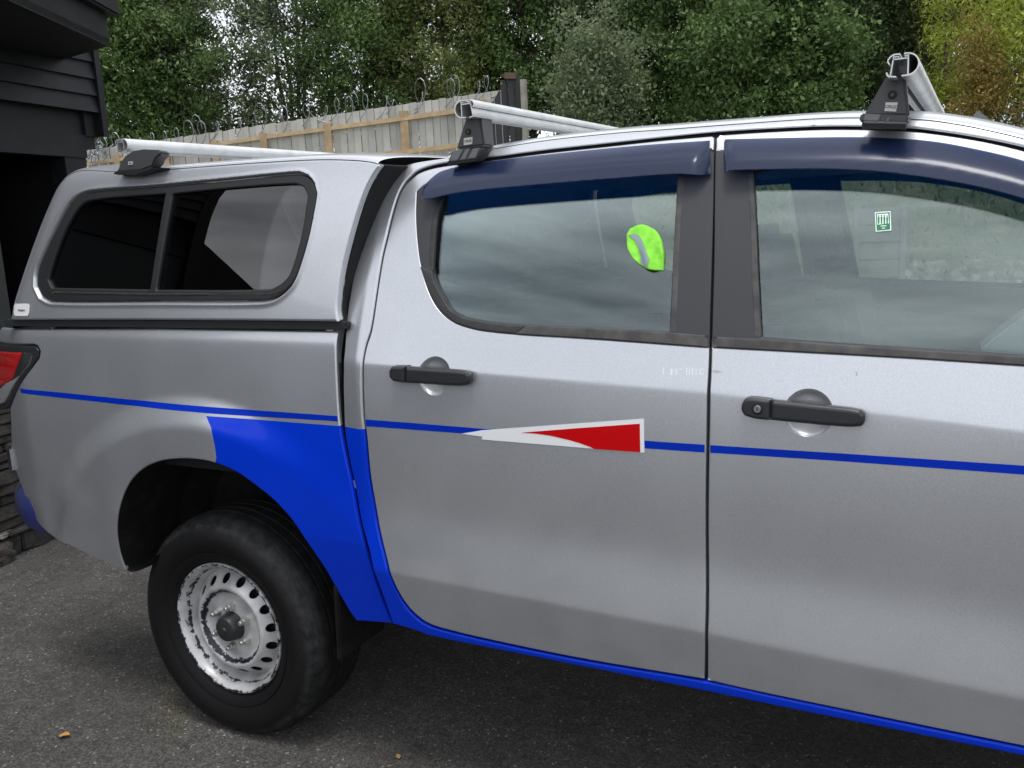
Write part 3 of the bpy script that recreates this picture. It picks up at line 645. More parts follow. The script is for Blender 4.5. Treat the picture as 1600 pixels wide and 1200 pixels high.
TREES = [
 ('leafy_tree', 'bushy green tree just right of the black building, at the left end of the fence', 245, 24, 7.4, 2.0, 'green', 80000, .95, 1),
 ('leafy_tree', 'thin grey-green tree with sky through its branches, second from the black building', 360, 25, 9.0, 1.9, 'grey', 38000, .85, 3),
 ('leafy_tree', 'thinnest tree, with many bare stems and the most sky showing through', 480, 26, 9.2, 2.0, 'grey', 24000, .6, 4),
 ('leafy_tree', 'dark green tree between the thinnest tree and the olive-green tree', 585, 25, 8.2, 1.9, 'green', 42000, .85, 2),
 ('leafy_tree', 'olive-green tree above the right end of the pale fence', 700, 25, 8.8, 2.0, 'olive', 50000, .9, 2),
 ('leafy_tree', 'tall dark tree behind the black fence and the grey post', 835, 25, 9.0, 1.9, 'green', 60000, .95, 2),
 ('leafy_tree', 'greyish tree right of the grey post, above the middle roof bar', 945, 25, 8.8, 2.0, 'grey', 70000, 1.0, 2),
 ('leafy_tree', 'dense dark green tree above the rear door', 1075, 24, 8.4, 2.1, 'green', 80000, 1.0, 2),
 ('leafy_tree', 'dense fresh green tree above the gap between the two doors', 1195, 23, 8.0, 2.1, 'green', 80000, 1.0, 1),
 ('leafy_tree', 'dense bluish green tree just left of the front roof bar', 1310, 24, 8.4, 2.1, 'blue', 80000, 1.0, 2),
 ('leafy_tree', 'dark olive tree directly behind the front roof bar', 1430, 25, 8.8, 2.1, 'olive', 75000, 1.0, 2),
 ('leafy_tree', 'dark bluish tree at the far right edge behind the yellow-green shrub', 1610, 25, 8.6, 2.6, 'blue', 80000, 1.0, 2),
]
for i, (nm, lb, u, d_, H, R_, kd, nl_, fl_, tk) in enumerate(TREES):
    make_tree(nm, lb, tp(u, d_), H, R_, kd, nl_, 20+i*7, fill=fl_, trunks=tk)
def shrub(u, d_, H, R_, kd, nl_, seed, lb, droop=.25, leaf=.13, clr=.22, zl_=.05):
    o = make_tree('shrub', lb, tp(u, d_), H, R_, kd, nl_, seed, droop=droop, leaf=leaf, clr=clr, zlow=zl_, group='shrubs in front of the trees'); o['category'] = 'shrub'; return o
shrub(1485, 20.5, 4.9, .60, 'lime', 7500, 91, 'tall bright yellow-green shrub with long drooping leaves right of the front roof bar')
shrub(1565, 19.4, 4.2, .62, 'lime', 7500, 93, 'bright yellow-green drooping shrub nearest the right edge of the photo', zl_=.3)
shrub(1522, 19.2, 2.7, .42, 'rust', 6000, 95, 'brownish rust-coloured shrub in front of the yellow-green ones', droop=.1, leaf=.09, clr=.4, zl_=.2)
shrub(1130, 21.0, 3.9, .9, 'green', 12000, 97, 'low bright-leaved green shrub at the foot of the dense trees above the rear door', droop=0, leaf=.11, clr=.6)
shrub(1270, 21.0, 4.1, 1.0, 'green', 14000, 99, 'low broad-leaved green shrub just left of the front roof bar', droop=0, leaf=.12, clr=.6)
shrub(930, 21.0, 3.8, 1.0, 'grey', 12000, 101, 'low dull green shrub behind the middle roof bar', droop=0, leaf=.10, clr=.6)
# ================================================================== THE TRUCK
YC = 0.925                                  # centre line of the truck
ute = thing('pickup_truck', 'silver double-cab pickup truck with blue stripes, rear canopy and roof bars, parked on the asphalt', 'pickup truck', (-0.5, YC, 0))
def hg(u, w_): return 0.5*(u+np.sqrt(u*u+w_*w_))
def ip(x, xs, ys): return np.interp(x, xs, ys)
def zc(x): return ip(x, [-3.1, -1.6, -1.457, -.531, .083, 2], [1.30, 1.274, 1.271, 1.235, 1.187, 1.03])
def zb(x): return ip(x, [-1.6, -1.011, -.534, .078, 1.0, 2.0], [1.40, 1.361, 1.324, 1.310, 1.27, 1.2])
def zl(x): return ip(x, [-3.1, -1.371, -.542, .108, 2], [.74, .687, .664, .635, .58])
def S_cab(x, z):
    c, b, l = zc(x), zb(x), zl(x)
    y = -.20*(z-l)+.31*hg(z-l, .006)-.22*hg(z-l-.165, .05)+.21*hg(z-1.06, .20)+.28*hg(z-c, .005)+.02*hg(z-b, .05)+.14*np.maximum(z-b, 0)**2
    c0 = 1.25; 
    y0 = -.20*(c-l)+.31*hg(c-l, .006)-.22*hg(c-l-.165, .05)+.21*hg(c-1.06, .20)+.28*hg(0*c, .005)+.02*hg(c-b, .05)
    y = y-y0
    # shoulder of the roof
    y = y+1.3*hg(z-1.815, .03)*0.8
    # slight plan curvature towards the nose and behind the rear door
    y = y+np.maximum(x-1.0, 0)**2*0.10+np.maximum(-1.50-x, 0)*0.25
    return y
WX, WZ = -2.137, 0.368
def S_bed(x, z):
    y = -.10*(z-.55)+.08*hg(z-.75, .1)+.11*hg(z-1.0, .12)+.36*hg(z-1.325, .012)
    y = y-(-.10*.7+.08*.5+.11*.25)
    rho = np.hypot((x-WX)*0.93, z-WZ)
    t = np.clip((0.79-rho)/0.11, 0, 1); y = y-0.036*(t*t*(3-2*t))*np.clip((z-.35)/.4, 0, 1)
    q = np.clip((x+2.05)/.40, 0, 1)                              # bulge dies into the flat behind the cab
    y = y+0.031*q*q*(3-2*q)*(t*t*(3-2*t))
    y = y+(np.sqrt(np.maximum(-2.93-x, 0)**2+.06**2)-.06)*.36+0.012
    return y
def S_can(x, z): return .012+.15*(z-1.366)+.05*hg(z-1.6, .3)+.95*hg(z-1.838, .035)+np.maximum(-1.75-x, 0)*0.0
def to_xz(pts, Sf, sp=True, closed=False):
    p = onS(pts, Sf); return spline(p, closed) if sp else p
# ---- shared lines (photo pixels of the outline -> metres on the side of the truck)
gap_r = to_xz([(698, 247), (651, 254), (632, 259), (615.5, 268), (602, 280), (591, 299), (580, 323), (569, 354), (558, 400), (549.5, 444), (544, 477), (541, 505), (537, 557), (536, 600), (537, 640), (539, 680), (546.5, 722), (555, 763), (563, 809), (576, 859), (590, 910), (613, 974)], S_cab)
roof_px = [(698, 248), (762, 234), (854, 219), (968, 207), (1038, 202), (1130, 195), (1300, 184), (1436, 186), (1500, 194), (1550, 204), (1600, 216), (1700, 246), (1800, 284), (1900, 336), (2000, 402), (2130, 500)]
roof_l = to_xz(roof_px, S_cab)
sill_l = to_xz([(613, 975), (650, 986), (672, 994), (840, 1028), (1100, 1080), (1200, 1101), (1600, 1182), (2040, 1271)], S_cab)
rd_px = [(569, 560), (569, 640), (574, 690), (580, 750), (592, 820), (606, 880), (622, 923), (641, 951), (666, 972), (700, 984), (800, 1007), (920, 1031), (1100, 1061),
         (1101, 985), (1102, 860), (1103, 695), (1105, 600), (1107.5, 545), (1111, 400), (1113.5, 300), (1115, 216), (1112, 213.5),
         (1038, 220), (946, 230), (854, 240), (762, 252), (720, 257), (680, 263), (655, 271), (642, 281), (632, 292), (624, 307), (615, 336), (606, 372), (599, 402), (591, 450), (585, 491), (580, 519), (573, 541)]
rd = to_xz(rd_px, S_cab, closed=True)
fd_px = [(1106, 1063), (1200, 1084), (1600, 1166), (2030, 1253), (2030, 1000), (2030, 800), (2030, 600), (2060, 512), (2000, 448), (1900, 366), (1800, 306), (1700, 266), (1600, 237), (1540, 223), (1480, 213), (1420, 206), (1300, 203), (1200, 207), (1124, 212), (1120, 216),
         (1118.5, 300), (1116, 400), (1112, 545), (1110, 600), (1108, 695), (1107, 860), (1106, 985)]
fd = to_xz(fd_px, S_cab, closed=True)
# door aperture = both door outlines, 5 mm bigger
def grow(P, a):
    P = resample(P, .01); 
    if area(P) < 0: P = P[::-1]
    t = np.roll(P, -1, axis=0)-np.roll(P, 1, axis=0); t /= np.linalg.norm(t, axis=1)[:, None]+1e-12
    return P+np.stack([t[:, 1], -t[:, 0]], 1)*a
def cut(P, f): return P[f(P)]
ap = to_xz([(566, 560), (566, 640), (571, 692), (577, 752), (589, 822), (603, 882), (619, 925), (638, 954), (664, 976), (700, 988), (800, 1011), (920, 1035), (1104, 1066), (1200, 1087), (1600, 1170), (2036, 1258),
            (2036, 1000), (2036, 600), (2070, 512), (2004, 442), (1903, 359), (1802, 299), (1701, 259), (1600, 230), (1540, 217), (1480, 207), (1420, 200), (1300, 197), (1200, 201), (1120, 206), (1038, 214), (946, 224), (854, 234), (762, 246), (720, 251), (680, 257), (653, 266), (639, 277), (629, 289), (621, 305), (612, 334), (603, 371), (596, 401), (588, 450), (582, 491), (577, 518), (570, 540)], S_cab, closed=True)
# ---- body side of the cab (one pressing round both doors); its tail and sill are painted blue
front_edge = np.array([(0.585, sill_l[-1][1]), (0.60, 0.8), (0.60, 1.15), (0.74, 1.22)])
front_x = ap[:, 0].max()+.035
cab_out = np.vstack([gap_r[::-1][1:], roof_l[1:], [(roof_l[-1][0]+.03, roof_l[-1][1]-.10), (front_x, 1.10), (front_x, sill_l[-1][1])], sill_l[::-1]])
zblue = float(onS([(552, 669)], S_cab)[0][1])
cab_side, F_cab = panel('body_side', cab_out, S_cab, (M['silver'], M['blue']), ute, holes=[ap], h=.016, edge=.006, thick=.05,
    cons=[[(-1.575+i*.004, zblue) for i in range(20)]], matfn=lambda x, z: ((z < zblue) & ((x < .3) | (z < .545))).astype(int))
# ---- doors
def bowl(cx, cz, r_, dep):
    def fn(X, Z):
        q = np.hypot(X-cx, (Z-cz)); return np.where(q < r_, dep*np.sqrt(np.clip(1-(q/r_)**2, 0, 1)), 0)
    a = np.linspace(0, 2*PI, 72, endpoint=False)
    pts = np.vstack([np.stack([cx+r_*k*np.cos(a), cz+r_*k*np.sin(a)], 1) for k in (.25, .5, .7, .82, .9, .95, .985, 1.0, 1.012, 1.04)])
    return fn, pts
hb = onS([(679, 588), (1263, 646)], S_cab)
bw1, bp1 = bowl(hb[0][0], hb[0][1], .050, .022)
bw2, bp2 = bowl(hb[1][0], hb[1][1], .051, .022)
def crease_pts(x0, x1):
    o = []
    for fz in (zc, zl):
        for dz in (-.014, -.008, -.004, -.0015, .0015, .004, .008, .014): o += [(x, float(fz(np.array([x]))[0])+dz) for x in np.arange(x0, x1, .014)]
    return np.array(o)
rh_px = [(651, 299), (650, 340), (652.6, 381), (658, 417), (670.5, 458), (687, 486), (711, 505), (747.5, 516), (804, 522.5), (897, 528), (1105, 543), (1109, 400), (1111.5, 300), (1112.5, 234), (1007, 240), (885, 252), (762, 267), (692, 277), (664, 288)]
rh = to_xz(rh_px, S_cab, closed=True)
rfo = to_xz([((u+3.2, v) if u > 1100 else (u, v)) for u, v in rh_px], S_cab, closed=True)
fh_px = [(1121, 236), (1119, 400), (1115.5, 543), (1330, 554.5), (1443, 561), (1600, 571.5), (1800, 585), (2015, 600), (2020, 520), (1960, 448), (1880, 380), (1800, 334), (1700, 292), (1600, 263), (1500, 245), (1400, 234), (1300, 230), (1200, 231)]
fh = to_xz(fh_px, S_cab, closed=True)
ffo = to_xz([((u-3.0, v) if u < 1125 else (u, v)) for u, v in fh_px], S_cab, closed=True)
rear_door, F_rd = panel('rear_door', rd, S_cab, M['silver'], ute, holes=[rh], h=.015, edge=.0032, thick=.03, back=M['trim'], extra=bw1, pts=np.vstack([bp1, crease_pts(-1.5, -.53)]))
front_door, F_fd = panel('front_door', fd, S_cab, M['silver'], ute, holes=[fh], h=.015, edge=.0032, thick=.03, back=M['trim'], extra=bw2, pts=np.vstack([bp2, crease_pts(-.53, .6)]))
# window surrounds, glass, seals
def off(Sf, a): return lambda X, Z: Sf(X, Z)+a
rg_px = [(692, 290), (690, 308), (681, 340), (676, 395), (675, 422.5), (679, 440), (687, 456), (703.5, 483), (725, 496), (770, 504.5), (822.5, 508.5), (1046, 519.5), (1052, 400), (1057.5, 300), (1058.5, 262), (860, 268), (760, 279)]
rg = to_xz(rg_px, S_cab, closed=True)
fg_px = [(1176.5, 262), (1180, 350), (1184, 450), (1189, 528), (1330, 538.5), (1443, 546), (1600, 556), (1800, 570), (1955, 581), (1950, 500), (1900, 430), (1850, 380), (1780, 337), (1700, 303), (1600, 274), (1500, 253), (1400, 246), (1300, 245), (1240, 248)]
fg = to_xz(fg_px, S_cab, closed=True)
panel('window_frame', rfo, off(S_cab, -.0012), M['pillar_black'], rear_door, holes=[rg], h=.03, edge=.0025, thick=.02)
panel('window_frame', ffo, off(S_cab, -.0012), M['pillar_black'], front_door, holes=[fg], h=.03, edge=.0025, thick=.02)
panel('window_glass', grow(rg, .004), off(S_cab, .016), M['glass'], rear_door, h=.03, edge=0, thick=.004, back=M['glass'])
panel('window_glass', grow(fg, .004), off(S_cab, .016), M['glass'], front_door, h=.03, edge=0, thick=.004, back=M['glass'])
def strip(name, px, Sf, a, m, parent, sp=False, **k):
    return panel(name, to_xz(px, Sf, sp), off(Sf, a), m, parent, h=.02, edge=.0025, thick=abs(a)+.006, **k)
strip('belt_seal', [(823, 508.5), (950, 513.8), (1048, 519.5), (1107, 524), (1106, 542), (950, 530), (897, 527), (807, 521.5)], S_cab, -.004, M['belt_rubber'], rear_door)
strip('belt_seal', [(1116, 526), (1189, 529.5), (1330, 539.5), (1443, 547), (1600, 557), (1800, 571), (1955, 582), (2010, 592), (2012, 598), (1800, 584), (1600, 570.5), (1443, 560), (1330, 553.5), (1115, 542)], S_cab, -.004, M['belt_rubber'], front_door)
strip('glass_seal', [(1059, 274), (1069.5, 274), (1064, 350), (1060, 450), (1056.5, 520), (1047, 519), (1050, 450), (1053, 380), (1058, 300)], S_cab, -.002, M['belt_rubber'], rear_door)
strip('glass_seal', [(1169, 268), (1177, 268), (1181, 350), (1185, 450), (1189, 526), (1179, 525.5), (1175, 450), (1172, 350)], S_cab, -.002, M['belt_rubber'], front_door)
strip('glass_seal', [(684, 308), (692, 308), (683, 340), (678, 395), (677, 423), (670, 422), (670.5, 395), (675.5, 340)], S_cab, -.002, M['rubber'], rear_door)
strip('corner_seal', [(657, 417), (674, 423), (679, 441), (687, 457), (703, 484), (724, 497), (770, 506), (822, 510), (806, 521), (747.5, 515), (712, 504), (689, 485), (672, 457), (662, 432)], S_cab, -.003, M['rubber'], rear_door, sp=False)
M['etch'] = mat('etched_grey', (.16, .18, .18), .6)
# small print etched in the window corners
for (u, v, p_) in ((1026, 498, rear_door), (1210, 505, front_door)):
    mb = MB()
    for row in range(3):
        for k in range(4):
            a = onS([(u-9+k*4.4, v-9+row*5)], off(S_cab, .016))[0]; y = float(S_cab(a[0], a[1]))+.0155
            mb.box(a[0], a[0]+.002, y-.0006, y, a[1], a[1]+.0013)
    mb.obj('etched_print', M['etch'], p_)
# ---- weather shields
def visor(px_top, px_bot, parent, x_l, x_r):
    top = to_xz(px_top, S_cab); 
    zt = lambda X: np.interp(X, top[:, 0], top[:, 1])
    def Sv(X, Z):
        t = np.clip((zt(X)-Z)/.055, 0, 1.6); prof = .006+.036*np.sin(np.clip(t, 0, 1)*PI/2)
        e_ = np.clip(np.minimum((X-x_l)/.035, (x_r-X)/.035), 0, 1); e_ = .3+.7*np.sin(e_*PI/2)
        return S_cab(X, Z)-prof*e_
    P = np.vstack([onS(px_top, Sv), onS(px_bot, Sv)])
    return panel('weather_shield', spline(P, True, 5), Sv, M['visor'], parent, h=.010, edge=.0025, thick=.0032, back=M['visor'])[0]
vt = [(666, 285), (690, 267), (762, 252.5), (885, 238), (1007, 226.5), (1109, 219.5)]
xa = onS([(656, 300), (1111, 250)], S_cab)[:, 0]
visor(vt, [(1111, 272), (1099, 274), (1053, 272), (946, 280), (854, 287.5), (732, 299), (692, 306), (668, 311.5), (659, 310)], rear_door, xa[0]-.004, xa[1]+.002)
vt2 = [(1131, 222), (1133, 217.5), (1300, 214), (1380, 215), (1460, 221), (1540, 236), (1600, 251), (1700, 283), (1800, 325), (1900, 385), (1990, 455)]
xb = onS([(1131, 250), (2010, 470)], S_cab)[:, 0]
visor(vt2, [(2000, 478), (1900, 440), (1800, 388), (1700, 345), (1600, 311), (1528, 292), (1443, 277), (1358, 267), (1273, 264), (1177, 265.5), (1140, 267), (1133, 272)], front_door, xb[0]-.004, xb[1]+.01)
# ---- handles: bar standing off over a dished recess
def handle(parent, px_fix, px_bar, lock=None, cap=None):
    Sh = lambda X, Z: S_cab(np.full_like(X, X.mean()*0+np.mean(hx)), Z*0+hz)-.028
    hx, hz = np.mean([q[0] for q in onS(px_bar, S_cab)]), np.mean([q[1] for q in onS(px_bar, S_cab)])
    hd = panel('door_handle', spline(onS(px_bar, Sh), True, 5), Sh, M['handle_black'], parent, h=.008, edge=.009, thick=.018, back=M['handle_black'])[0]
    fx = panel('handle_mount', spline(onS(px_fix, Sh), True, 5), Sh, M['handle_black'], parent, h=.008, edge=.007, thick=.034)[0]
    # far foot of the bar
    x1 = max(q[0] for q in onS(px_bar, Sh)); zz = onS([cap], Sh)[0][1]
    yb = float(S_cab(np.array([x1]), np.array([zz]))[0])
    MB().box(x1-.036, x1-.006, yb-.016, yb+.004, zz-.011, zz+.011).obj('handle_foot', M['handle_black'], parent, bevel=.003)
    if lock:
        c = onS([lock], Sh)[0]; y = yb-.028
        MB().lathe([(0, -.004), (.0075, -.004), (.0088, -.002), (.0088, .004)], (c[0], y, c[1]), 28).obj('door_lock', M['chrome'], parent, smooth=True)
        MB().lathe([(.0, -.0008), (.0125, -.0008), (.014, .0), (.014, .003)], (c[0], y, c[1]), 28).obj('lock_surround', M['gap_black'], parent, smooth=True)
        MB().box(c[0]-.0008, c[0]+.0008, y-.0052, y-.0041, c[1]-.004, c[1]+.004).obj('key_slot', M['gap_black'], parent)
handle(rear_door, [(611, 573), (631, 573), (630.5, 598.5), (613, 596), (607, 590), (606.5, 580)], [(632, 573.5), (670, 576), (715, 579), (728, 581), (733, 587), (733, 596), (729, 602), (715, 603.5), (670, 601), (631.5, 598.5)], cap=(722, 591))
handle(front_door, [(1163, 624), (1172, 622.5), (1203, 626), (1202, 657), (1180, 655), (1163, 650), (1158, 642), (1158.5, 632)], [(1204, 626), (1262, 632), (1325, 638.5), (1345, 642), (1351, 649), (1350, 661), (1345, 667), (1325, 668), (1262, 663), (1203, 657)], lock=(1183.5, 639), cap=(1335, 655))
# ---- black rubber in the door gaps above the glass, and dark inner jambs
jamb = MB()
panel('door_aperture_seal', grow(ap, .004), off(S_cab, .020), M['gap_black'], ute, holes=[grow(rd, -.012), grow(fd, -.012)], h=.05, edge=0, thick=.02)
# B-pillar and sills behind the shut lines
pl = to_xz([(1086, 215), (1140, 212), (1138, 400), (1128, 600), (1126, 1060), (1084, 1056), (1086, 600)], S_cab, False)
dpil = panel('door_pillar', pl, off(S_cab, .034), M['gap_black'], ute, h=.05, edge=0, thick=.05, back=M['gap_black'])[0]
# ---- vinyl graphics
def decal(name, px, Ff, m, parent, sp=False, a=-.0006, h=.015, **k):
    return panel(name, onS(px, Ff) if not sp else spline(onS(px, Ff), True, 5), off(Ff, a), m, parent, h=h, edge=0, thick=.0004, **k)[0]
decal('blue_stripe', [(571.5, 655.5), (640, 660.5), (700, 665.5), (754, 669.8), (790, 672), (790, 680), (754, 679.5), (700, 675.5), (640, 671), (572.5, 666)], F_rd, M['vinyl_blue'], rear_door)
decal('blue_stripe', [(1001, 688), (1050, 691.5), (1101, 694.8), (1101, 707), (1050, 703.5), (1001, 700)], F_rd, M['vinyl_blue'], rear_door)
decal('blue_stripe', [(1110, 695.5), (1160, 698.8), (1300, 707.5), (1450, 717.5), (1600, 727.5), (1800, 741), (2027, 756), (2027, 772), (1800, 756), (1600, 741.5), (1450, 730.5), (1300, 719.5), (1160, 710.6), (1110, 707.4)], F_fd, M['vinyl_blue'], front_door)
wt = decal('white_arrow_graphic', [(721, 677.5), (755, 672), (880, 663), (1006.5, 654), (1007.2, 707), (1000, 707), (960, 703), (925, 700.6), (753, 686.5), (754, 682)], F_rd, M['vinyl_white'], rear_door, a=-.0012)
decal('red_arrow_graphic', [(815, 675.7), (900, 669), (1000, 661.8), (1000.8, 706.4), (965, 703.8), (929, 701.3), (922, 698), (907, 692.5), (890, 687.5), (860, 680.5), (838, 677.5)], F_rd, M['vinyl_red'], rear_door, a=-.0018)
for pts_ in ([(1112, 579.5), (1120, 578), (1129, 580.5), (1120, 583.5)], [(1340.5-3, 581), (1339.5, 580), (1340, 587), (1337, 587)]):
    decal('paint_chip', pts_, F_fd, mat('chipped_primer', (.42, .40, .38), .7), front_door)
# ghost of removed lettering
gm = mat('ghost_lettering', (.70, .71, .73), .45, .5)
for (u0, v0, u1, v1) in ((1036, 574, 1037.5, 585), (1048, 576, 1051, 586), (1056, 576, 1057.5, 586), (1062, 576, 1066, 578), (1072, 575, 1074, 586), (1076.5, 576, 1078, 586), (1081, 575, 1083, 586), (1087, 576, 1088.5, 586), (1093, 576, 1100, 577.5), (1093, 583.5, 1100, 585), (1093, 577, 1094.5, 584)):
    decal('ghost_lettering', [(u0, v0), (u1, v0), (u1, v1), (u0, v1)], F_rd, gm, rear_door)
# ================================================================== CARGO BED
arch_px = [(557, 970), (547, 957), (530, 928), (509, 891), (484, 854), (459, 817), (430, 784), (397, 757), (367, 736.5), (334, 723), (305, 717.5), (280, 716.7), (251, 720), (226, 730), (205, 749), (192.5, 772), (184, 801), (182, 830), (186, 859), (192, 879), (197, 891)]
bed_l_px = [(150, 873), (110, 853), (82, 838), (72, 830), (53, 807), (40, 777), (30, 750), (21, 727), (18, 700), (17, 660), (16, 637), (60, 561), (63, 549), (59, 541), (52, 538), (0, 535), (-6, 530), (2, 512.5)]
bed_r_px = [(527.5, 518), (524.5, 545), (526.5, 600), (529.5, 650), (533, 680), (541, 722), (550, 763), (558, 809), (571, 859), (587, 913), (611, 974)]
bed_out = np.vstack([onS([(2, 512), (250, 512)], S_bed)[:-1], spline(onS([(250, 514), (527.5, 518)], S_bed))[:-1], spline(onS(bed_r_px, S_bed))[:-1], onS([(611, 974)], S_bed), spline(onS(arch_px, S_bed))[:-1], spline(onS([(197, 891)]+bed_l_px[:-1], S_bed))])
def dent(X, Z): return 0*X
ap_pts = []
for rr_ in np.arange(.60, .84, .02): ap_pts += [(WX+rr_*math.cos(t)/.93, WZ+rr_*math.sin(t)) for t in np.arange(0, PI, .03)]
for dz in (-.012, -.006, 0, .006, .012): ap_pts += [(x, 1.325+dz) for x in np.arange(-3.1, -1.55, .015)]
bg_left = onS([(334, 728), (338, 714), (335, 693), (330, 669), (322, 650), (420, 657), (528, 665.5), (537, 666)], S_bed)
bg_poly = np.vstack([bg_left, [(-1.40, bg_left[-1][1]), (-1.40, .40), (-1.75, .40), (bg_left[0][0]+.08, .70), (bg_left[0][0]-.001, bg_left[0][1]-.03)]])
bed, F_bed = panel('bed_side', bed_out, S_bed, (M['silver'], M['blue']), ute, h=.014, edge=.005, thick=.012, pts=np.array(ap_pts), cons=[bg_left], matfn=lambda x, z: inside(x, z, bg_poly).astype(int))
decal('blue_stripe', [(31, 606.5), (100, 613.8), (200, 624), (300, 633.5), (400, 641), (527, 650), (528, 658.3), (400, 650.8), (300, 643.5), (200, 633), (100, 622), (33, 613.5)], F_bed, M['vinyl_blue'], bed)
# canopy on the bed
seal = MB()
can_px = [(9, 500.5), (13, 477), (21, 450), (38.5, 397.5), (59.5, 341.5), (77, 303), (94, 281), (110, 271), (130, 266), (175, 267.5), (237, 266), (325, 259.5), (400, 254), (494, 249), (556, 250), (586, 254), (593.5, 258), (582.5, 273), (569, 300), (555, 341), (541, 392), (533, 428), (527.5, 464), (526, 486), (529, 502.5), (400, 501), (200, 499.8), (100, 500)]
win_px = [(56, 446.5), (56.5, 430), (61, 413), (79, 373), (105, 324), (119, 309), (140, 301), (245, 292.5), (350, 283), (455, 273), (472.5, 274), (486.5, 284), (493, 303), (490, 322), (479.5, 373), (462, 429), (451.5, 446.5), (430.5, 464), (405, 469.5), (245, 470.5), (80.5, 470.5), (64, 463)]
win = None
def can_rear(X, Z):
    return 0*X
wb = spline(onS(win_px, S_can), True, 5); 
wlip = grow(wb, .010); wbm = grow(wb, .002)
def can_extra(X, Z):
    d = seg_dist(X, Z, wlip); k = inside(X, Z, wlip)
    t = np.clip(d/.007, 0, 1); t = t*t*(3-2*t); y = np.where(k, -.0035+.011*t, -.0035*np.exp(-(d/.008)**2))
    # rolled rear corner
    a, b = np.array(can_a), np.array(can_b); nx, nz_ = (b-a)[1], -(b-a)[0]; l = math.hypot(nx, nz_)
    dd = ((X-a[0])*nx+(Z-a[1])*nz_)/l; rr = np.clip(1-dd/.055, 0, 1)
    return y+.018*rr**2
cc = onS([(9, 500), (77, 303)], S_can); can_a, can_b = cc[0], cc[1]
can_out = spline(onS(can_px, S_can), True, 5)
lip_pts = np.vstack([grow(wb, q) for q in (.0035, .005, .0065, .008, .009, .010, .011, .0125, .0145, .017, .020, .024, .028)])
topz = np.array([(x, 1.80+k*.01) for x in np.arange(-2.9, -1.4, .015) for k in range(7)])
can, F_can = panel('canopy', can_out, S_can, M['silver'], ute, holes=[wbm], h=.014, edge=.007, thick=.02, extra=can_extra, pts=np.vstack([lip_pts, topz]), back=M['gap_black'])
gl_l = [(79, 450.5), (73, 437), (81, 408), (101.5, 356), (122.5, 323), (140, 313), (256, 303), (256, 304), (232, 453)]
gl_r = [(268, 303), (360, 294), (458.5, 287.5), (472.5, 292), (478.5, 306), (469, 366), (451.5, 426), (437.5, 443), (416.5, 452.5), (242, 453.5)]
gl_lo = spline(onS(gl_l, S_can), True, 5); gl_ro = spline(onS(gl_r, S_can), True, 5)
cf, _ = panel('canopy_window_frame', wb, off(S_can, .004), M['frame_black'], ute, holes=[gl_lo, gl_ro], h=.02, edge=.005, thick=.02)
panel('canopy_glass', grow(gl_lo, .004), off(S_can, .016), M['glass_dark'], ute, h=.05, edge=0, thick=.004, back=M['glass_dark'])
panel('canopy_glass', grow(gl_ro, .004), off(S_can, .016), M['glass_dark'], ute, h=.05, edge=0, thick=.004, back=M['glass_dark'])
strip('window_track', [(80, 455), (240, 458.5), (420, 457.5), (440, 452), (441, 455.5), (422, 461.5), (240, 462.5), (80, 459)], S_can, .002, M['rubber'], cf)
# rounded badge near the rear lower corner of the canopy
bd = decal('canopy_badge', [(25, 474), (45, 474), (47.5, 477), (47, 488), (44.5, 493.5), (25, 493.5), (23, 491), (23.2, 477)], F_can, mat('badge_white', (.78, .78, .76), .4), can, a=-.003)
cu = bpy.data.curves.new('t', 'FONT'); cu.body = 'Flexiglass'; cu.size = .0105; cu.extrude = .0003; cu.shear = .3; cu.align_x = 'CENTER'
to = bpy.data.objects.new('t', cu); COL.objects.link(to); dg = bpy.context.evaluated_depsgraph_get()
tm = bpy.data.meshes.new_from_object(to.evaluated_get(dg)); bpy.data.objects.remove(to)
pc = onS([(35, 484.5)], F_can)[0]; py = float(F_can(np.array([pc[0]]), np.array([pc[1]]))[0])
tm.transform(Matrix.Translation((pc[0], py-.0045, pc[1]-.003)) @ Matrix.Rotation(PI/2, 4, 'X')); tm.update()
link('badge_lettering', tm, M['ink'], can)
# dark rubber between canopy and bed rail, dark gap behind the cab
panel('rail_seal', onS([(4, 500), (529, 502), (540, 505), (540, 514), (527, 516), (4, 510)], off(S_can, .004)), off(S_can, .010), M['gap_black'], ute, h=.05, edge=.002, thick=.04)
panel('gap_filler', to_xz([(520, 505), (552, 380), (578, 300), (600, 262), (640, 254), (640, 262), (606, 300), (590, 350), (570, 440), (560, 520), (556, 600), (560, 690), (580, 800), (628, 960), (600, 965), (545, 800), (516, 640)], S_cab, False), off(S_cab, .060), M['gap_black'], ute, h=.08, edge=0, thick=.3)
